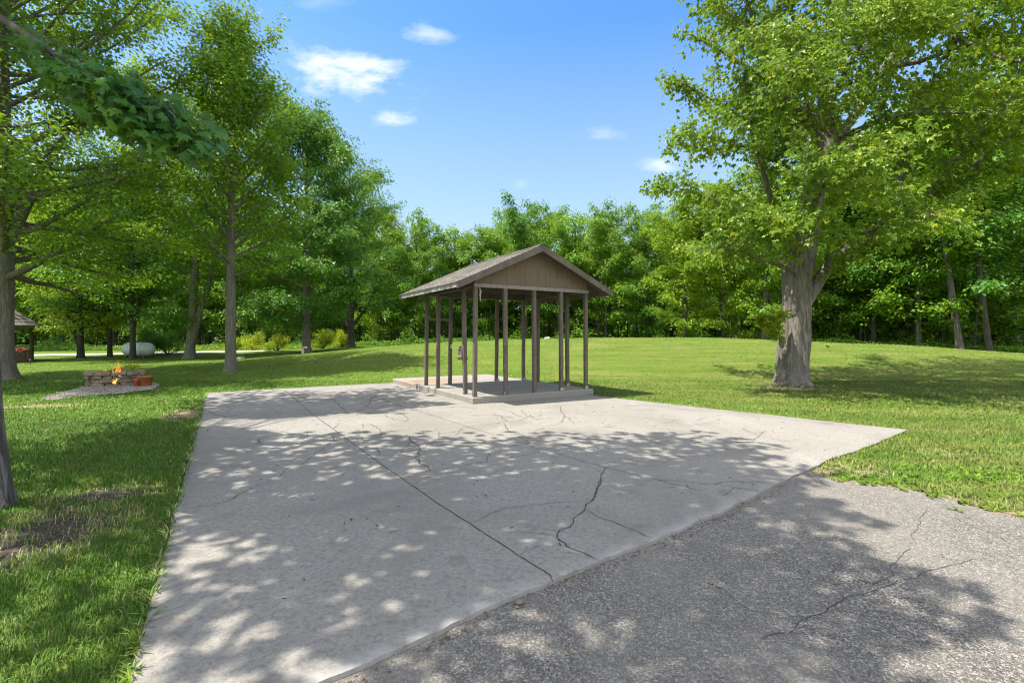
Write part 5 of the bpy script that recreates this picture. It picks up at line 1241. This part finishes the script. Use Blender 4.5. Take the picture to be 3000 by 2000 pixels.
def rock(name, loc, r, sq, mat, label, seed, cat='rock'):
    b = MB(); bmesh.ops.create_icosphere(b.bm, subdivisions=3, radius=1.0)
    for v in b.bm.verts:
        w = 1 + .28 * mnoise.noise(v.co * 1.3 + Vector((seed, 0, 0))) + .10 * mnoise.noise(v.co * 4 + Vector((seed, 0, 0))); v.co = Vector((v.co.x * r * w * 1.25, v.co.y * r * w, max(v.co.z, -.5) * r * w * sq))
    o = b.build(name, mat, None, loc, True); return tag(o, label, cat)
g = G(701, 1050); rock('flat_rock', g, .30, .45, M['rock'], 'flat brownish rock in the lawn right of the straight trunk', 3)
g = G(1604, 993); rock('pale_rock', g + Vector((0, 0, .02)), .14, .7, M['rock'], 'pale rock on the crest of the mound seen through the pavilion', 5)
g = G(1520, 1767, -.028); rock('loose_stone', g + Vector((0, .0, .012)), .020, .75, M['stone_grey'], 'loose pale stone lying on asphalt against the concrete edge', 8, 'stone')
g = G(1514, 1778, -.028); rock('loose_stone', g + Vector((0, .0, .004)), .011, .5, M['stone_grey'], 'smaller flat stone chip beside the loose pale stone', 9, 'stone')
g = G(676, 1094); rock('flat_rock', g, .10, .22, M['stone_grey'], 'flat pale stone at the foot of the straight trunk', 13)
# bird on the mound
g = G(2424, 1020); BD = empty('bird', g, R(200)); tag(BD, 'small black bird standing on the lawn right of the big trunk', 'bird')
b = MB(); b.tube([(.13, 0, .115), (.10, 0, .125), (.075, 0, .13), (.05, 0, .115), (.02, 0, .095), (-.03, 0, .08), (-.07, 0, .075), (-.11, 0, .07), (-.19, 0, .065)], [.002, .008, .022, .022, .032, .038, .026, .012, .014], 10); b.build('body', M['bird'], BD, None, True)
for s_ in (-1, 1):
    b = MB(); b.tube([(0, s_ * .014, .075), (.005, s_ * .014, .03), (-.005, s_ * .014, .0), (.02, s_ * .014, .0)], [.005, .003, .003, .002], 5); b.build('leg', M['bird'], BD)

# litter along the pad edge, twigs and leaf bits on the pad
pts = []
for p in fr:
    for _ in range(3):
        if random.random() < .75: pts.append((p.x + random.gauss(.035, .035), p.y - abs(random.gauss(.015, .03)) - .012, -.024))
pts = np.array(pts); pebbles('edge_litter', pts, rng.uniform(.004, .012, len(pts)) * 1.0, M['litter'], 8, 'brown leaf litter and grit along the broken concrete edge', 'litter', .45)
n = 520; uu = rng.uniform(.2, 9.3, n); vv = rng.uniform(2.6, 15, n); pp = np.stack([.857 * uu - .516 * vv, .516 * uu + .857 * vv, np.full(n, .008)], 1)
k = inpoly(pp[:, 0], pp[:, 1], pad_poly) & ~inpoly(pp[:, 0], pp[:, 1], slab_poly); pp = pp[k]; n = len(pp); th = rng.uniform(0, 6.28, n)
V, Fq, _ = leaf_arrays(pp, np.stack([np.cos(th), np.sin(th), np.zeros(n)], 1), np.tile([0, 0, 1.0], (n, 1)), rng.uniform(.015, .06, n), .10, 1, .03)
tag(link('twig_litter', arrays_mesh('twig_litter', V, [Fq], M['fungus'])), 'tiny dark twigs and seed bits scattered over the concrete', 'litter', kind='stuff')
n = 1500; xx = rng.uniform(-2, 7, n); yy_ = rng.uniform(1.9, 6, n); k = inpoly(xx, yy_, asph_poly) & ~inpoly(xx, yy_, pad_poly); pts = np.stack([xx[k], yy_[k], np.full(k.sum(), -.026)], 1)
pebbles('loose_grit', pts, rng.uniform(.003, .011, len(pts)), M['gravel'], 10, 'loose pale stone grit scattered over the asphalt', 'grit', .5)

# ------------------------------------------------------------------ grass blades
def patch_density(x, y):
    m = np.zeros(len(x))
    for (cx, cy, sx, sy, rot, kind) in PATCHES:
        c, s = math.cos(rot), math.sin(rot); dx, dy = x - cx, y - cy; a = (dx * c + dy * s) / sx; b_ = (-dx * s + dy * c) / sy
        m = np.maximum(m, np.clip(1.25 - np.hypot(a, b_) + .25 * np.sin(x * 9) * np.sin(y * 11), 0, 1) * (.95 if kind == 'soil' else .8))
    return m
def blades(name, n, y0, y1, w, h, label, seed, lo=.15, hi=.9):
    rg = np.random.default_rng(seed)
    y = np.sqrt(rg.uniform(y0 ** 2, y1 ** 2, n)); y = y + np.where(rg.random(n) < .35, rg.normal(0, .22 * (y1 - y0), n), 0); y = np.maximum(y, 1.7); tx = rg.uniform(-1.16, 1.16, n); x = tx * y
    cl_ = .5 + .5 * np.sin(x * 2.3 + np.sin(y * 1.9) * 2) * np.sin(y * 2.7 + np.sin(x * 1.3) * 2)
    keep = ~inpoly(x, y, pad_poly) & ~inpoly(x, y, asph_poly) & ~inpoly(x, y, slab_poly) & (~inpoly(x, y, gp_poly) | (rg.random(n) < .05))
    pd = patch_density(x, y); keep &= rg.random(n) > pd
    near_ = keep & (x > 2.5) & (y < 7.5)
    if near_.any():
        A_ = np.array([(p.x, p.y) for p in ar]); ix = np.nonzero(near_)[0]
        dm = np.sqrt(((np.stack([x[ix], y[ix]], 1)[:, None, :] - A_[None, ::3]) ** 2).sum(-1)).min(1); keep[ix] &= rg.random(len(ix)) < np.clip((dm - .03) / .42 + .12 * np.sin(x[ix] * 6) , .04, 1)
    x, y, cl_, pd = x[keep], y[keep], cl_[keep], pd[keep]; n = len(x)
    z = gz(x, y) - .004; th = rg.uniform(0, 6.28, n); lean = rg.uniform(lo, hi, n); hh = h * rg.uniform(.5, 1.25, n) * (.75 + .5 * cl_); ww = w * rg.uniform(.6, 1.3, n)
    d = np.stack([np.cos(th), np.sin(th), np.zeros(n)], 1); sd_ = np.stack([-np.sin(th), np.cos(th), np.zeros(n)], 1) * ww[:, None] * .5
    b0 = np.stack([x, y, z], 1); mid = b0 + d * (lean * hh * .35)[:, None] + np.array([0, 0, 1]) * (hh * .62)[:, None]; tip = b0 + d * (lean * hh)[:, None] + np.array([0, 0, 1]) * (hh * (1.0 - .35 * lean))[:, None]
    V = np.stack([b0 - sd_, b0 + sd_, mid + sd_ * .8, mid - sd_ * .8, tip], 1).reshape(-1, 3); i = np.arange(n)[:, None] * 5
    q4 = i + np.array([0, 1, 2, 3]); t3 = i + np.array([3, 2, 4])
    tn = np.clip(.12 + .38 * cl_ * rg.random(n) + .42 * rg.random(n), .1, 1); dryp = rg.random(n) < (.05 + .7 * pd); tn[dryp] = rg.uniform(0, .06, dryp.sum())
    o = link(name, arrays_mesh(name, V, [q4, t3], M['blade'], np.concatenate([tn, tn]))); return tag(o, label, 'grass', kind='stuff')
blades('grass', 150000, 1.7, 4.6, .0052, .060, 'long green grass blades in the near left foreground', 1)
blades('grass', 150000, 4.4, 9.0, .009, .058, 'mown grass beside the concrete pad', 2)
blades('grass', 120000, 8.8, 16.0, .018, .055, 'mown lawn grass around the pavilion and fire pit', 3, .5, 1.6)
blades('grass', 90000, 15.0, 34.0, .034, .034, 'mown lawn grass on the mound and far lawn', 4, .9, 1.9)
rg = np.random.default_rng(66); ed = []
for seq, st in ((left, 260), (back, 160)):
    for a, b in zip(seq, seq[1:]):
        for _ in range(int((b - a).length * st)):
            p = a.lerp(b, rg.random())
            if p.y > 12.4 and p.x > -3.4: continue
            ed.append((p.x, p.y))
ed = np.array(ed); ed = ed + rg.normal(0, .016, ed.shape); ed[:, 0] -= .012; n = len(ed); th = rg.uniform(0, 6.28, n)
V, Fq, k = leaf_arrays(np.column_stack([ed, np.full(n, -.02)]), np.stack([np.cos(th), np.sin(th), rg.uniform(.2, 1.6, n)], 1), np.stack([-np.cos(th), -np.sin(th), np.ones(n)], 1), rg.uniform(.03, .10, n), .06, 1, .02)
tag(link('edge_grass', arrays_mesh('edge_grass', V, [Fq], M['blade'], np.where(rg.random(n) < .3, .03, rg.uniform(.1, .8, n)))), 'ragged grass creeping over the edge of the concrete', 'grass', kind='stuff')
rg = np.random.default_rng(67); n = 1500; th = rg.uniform(0, 6.28, n); rr = .42 + np.abs(rg.normal(0, .26, n)); px_, py_ = BT.x + rr * np.cos(th) * 1.2, BT.y + rr * np.sin(th)
t2_ = rg.uniform(0, 6.28, n); V, Fq, k = leaf_arrays(np.column_stack([px_, py_, gz(px_, py_)]), np.stack([np.cos(t2_), np.sin(t2_), rg.uniform(.1, 1.1, n)], 1), np.stack([-np.cos(t2_), -np.sin(t2_), np.ones(n)], 1), rg.uniform(.05, .14, n), .06, 1, .02)
tag(link('dry_grass', arrays_mesh('dry_grass', V, [Fq], M['blade'], np.where(rg.random(n) < .75, rg.uniform(0, .05, n), .3))), 'dry straw coloured grass around the foot of the big tree', 'grass', kind='stuff')
# broad-leaved weeds at the asphalt corner
rg = np.random.default_rng(55); cs = []
for _ in range(520):
    px = rg.uniform(2400, 3080); py = rg.uniform(1290, 1500); g = G(px, py)
    if inpoly(np.array([g.x]), np.array([g.y]), asph_poly)[0] or inpoly(np.array([g.x]), np.array([g.y]), pad_poly)[0]: continue
    cs.append((g.x, g.y, g.z))
for (px, py) in ((2640, 1437), (2735, 1460), (2805, 1500), (2910, 1500), (2990, 1512)):
    g = G(px, py); cs.append((g.x, g.y, g.z))
cs = np.array(cs); nl = 9; n = len(cs) * nl; cc = np.repeat(cs, nl, 0); th = rg.uniform(0, 6.28, n)
Ax = np.stack([np.cos(th), np.sin(th), rg.uniform(.25, 1.3, n)], 1); V, Fq, k = leaf_arrays(cc + rg.normal(0, .012, (n, 3)) * [1, 1, 0], Ax, np.stack([-np.cos(th), -np.sin(th), np.ones(n)], 1), rg.uniform(.03, .085, n), .17, 1, .05)
tag(link('weeds', arrays_mesh('weeds', V, [Fq], M['blade'], np.clip(.3 + .6 * rg.random(n), 0, 1))), 'broad leaved weeds where the asphalt meets lawn', 'weeds', kind='stuff')
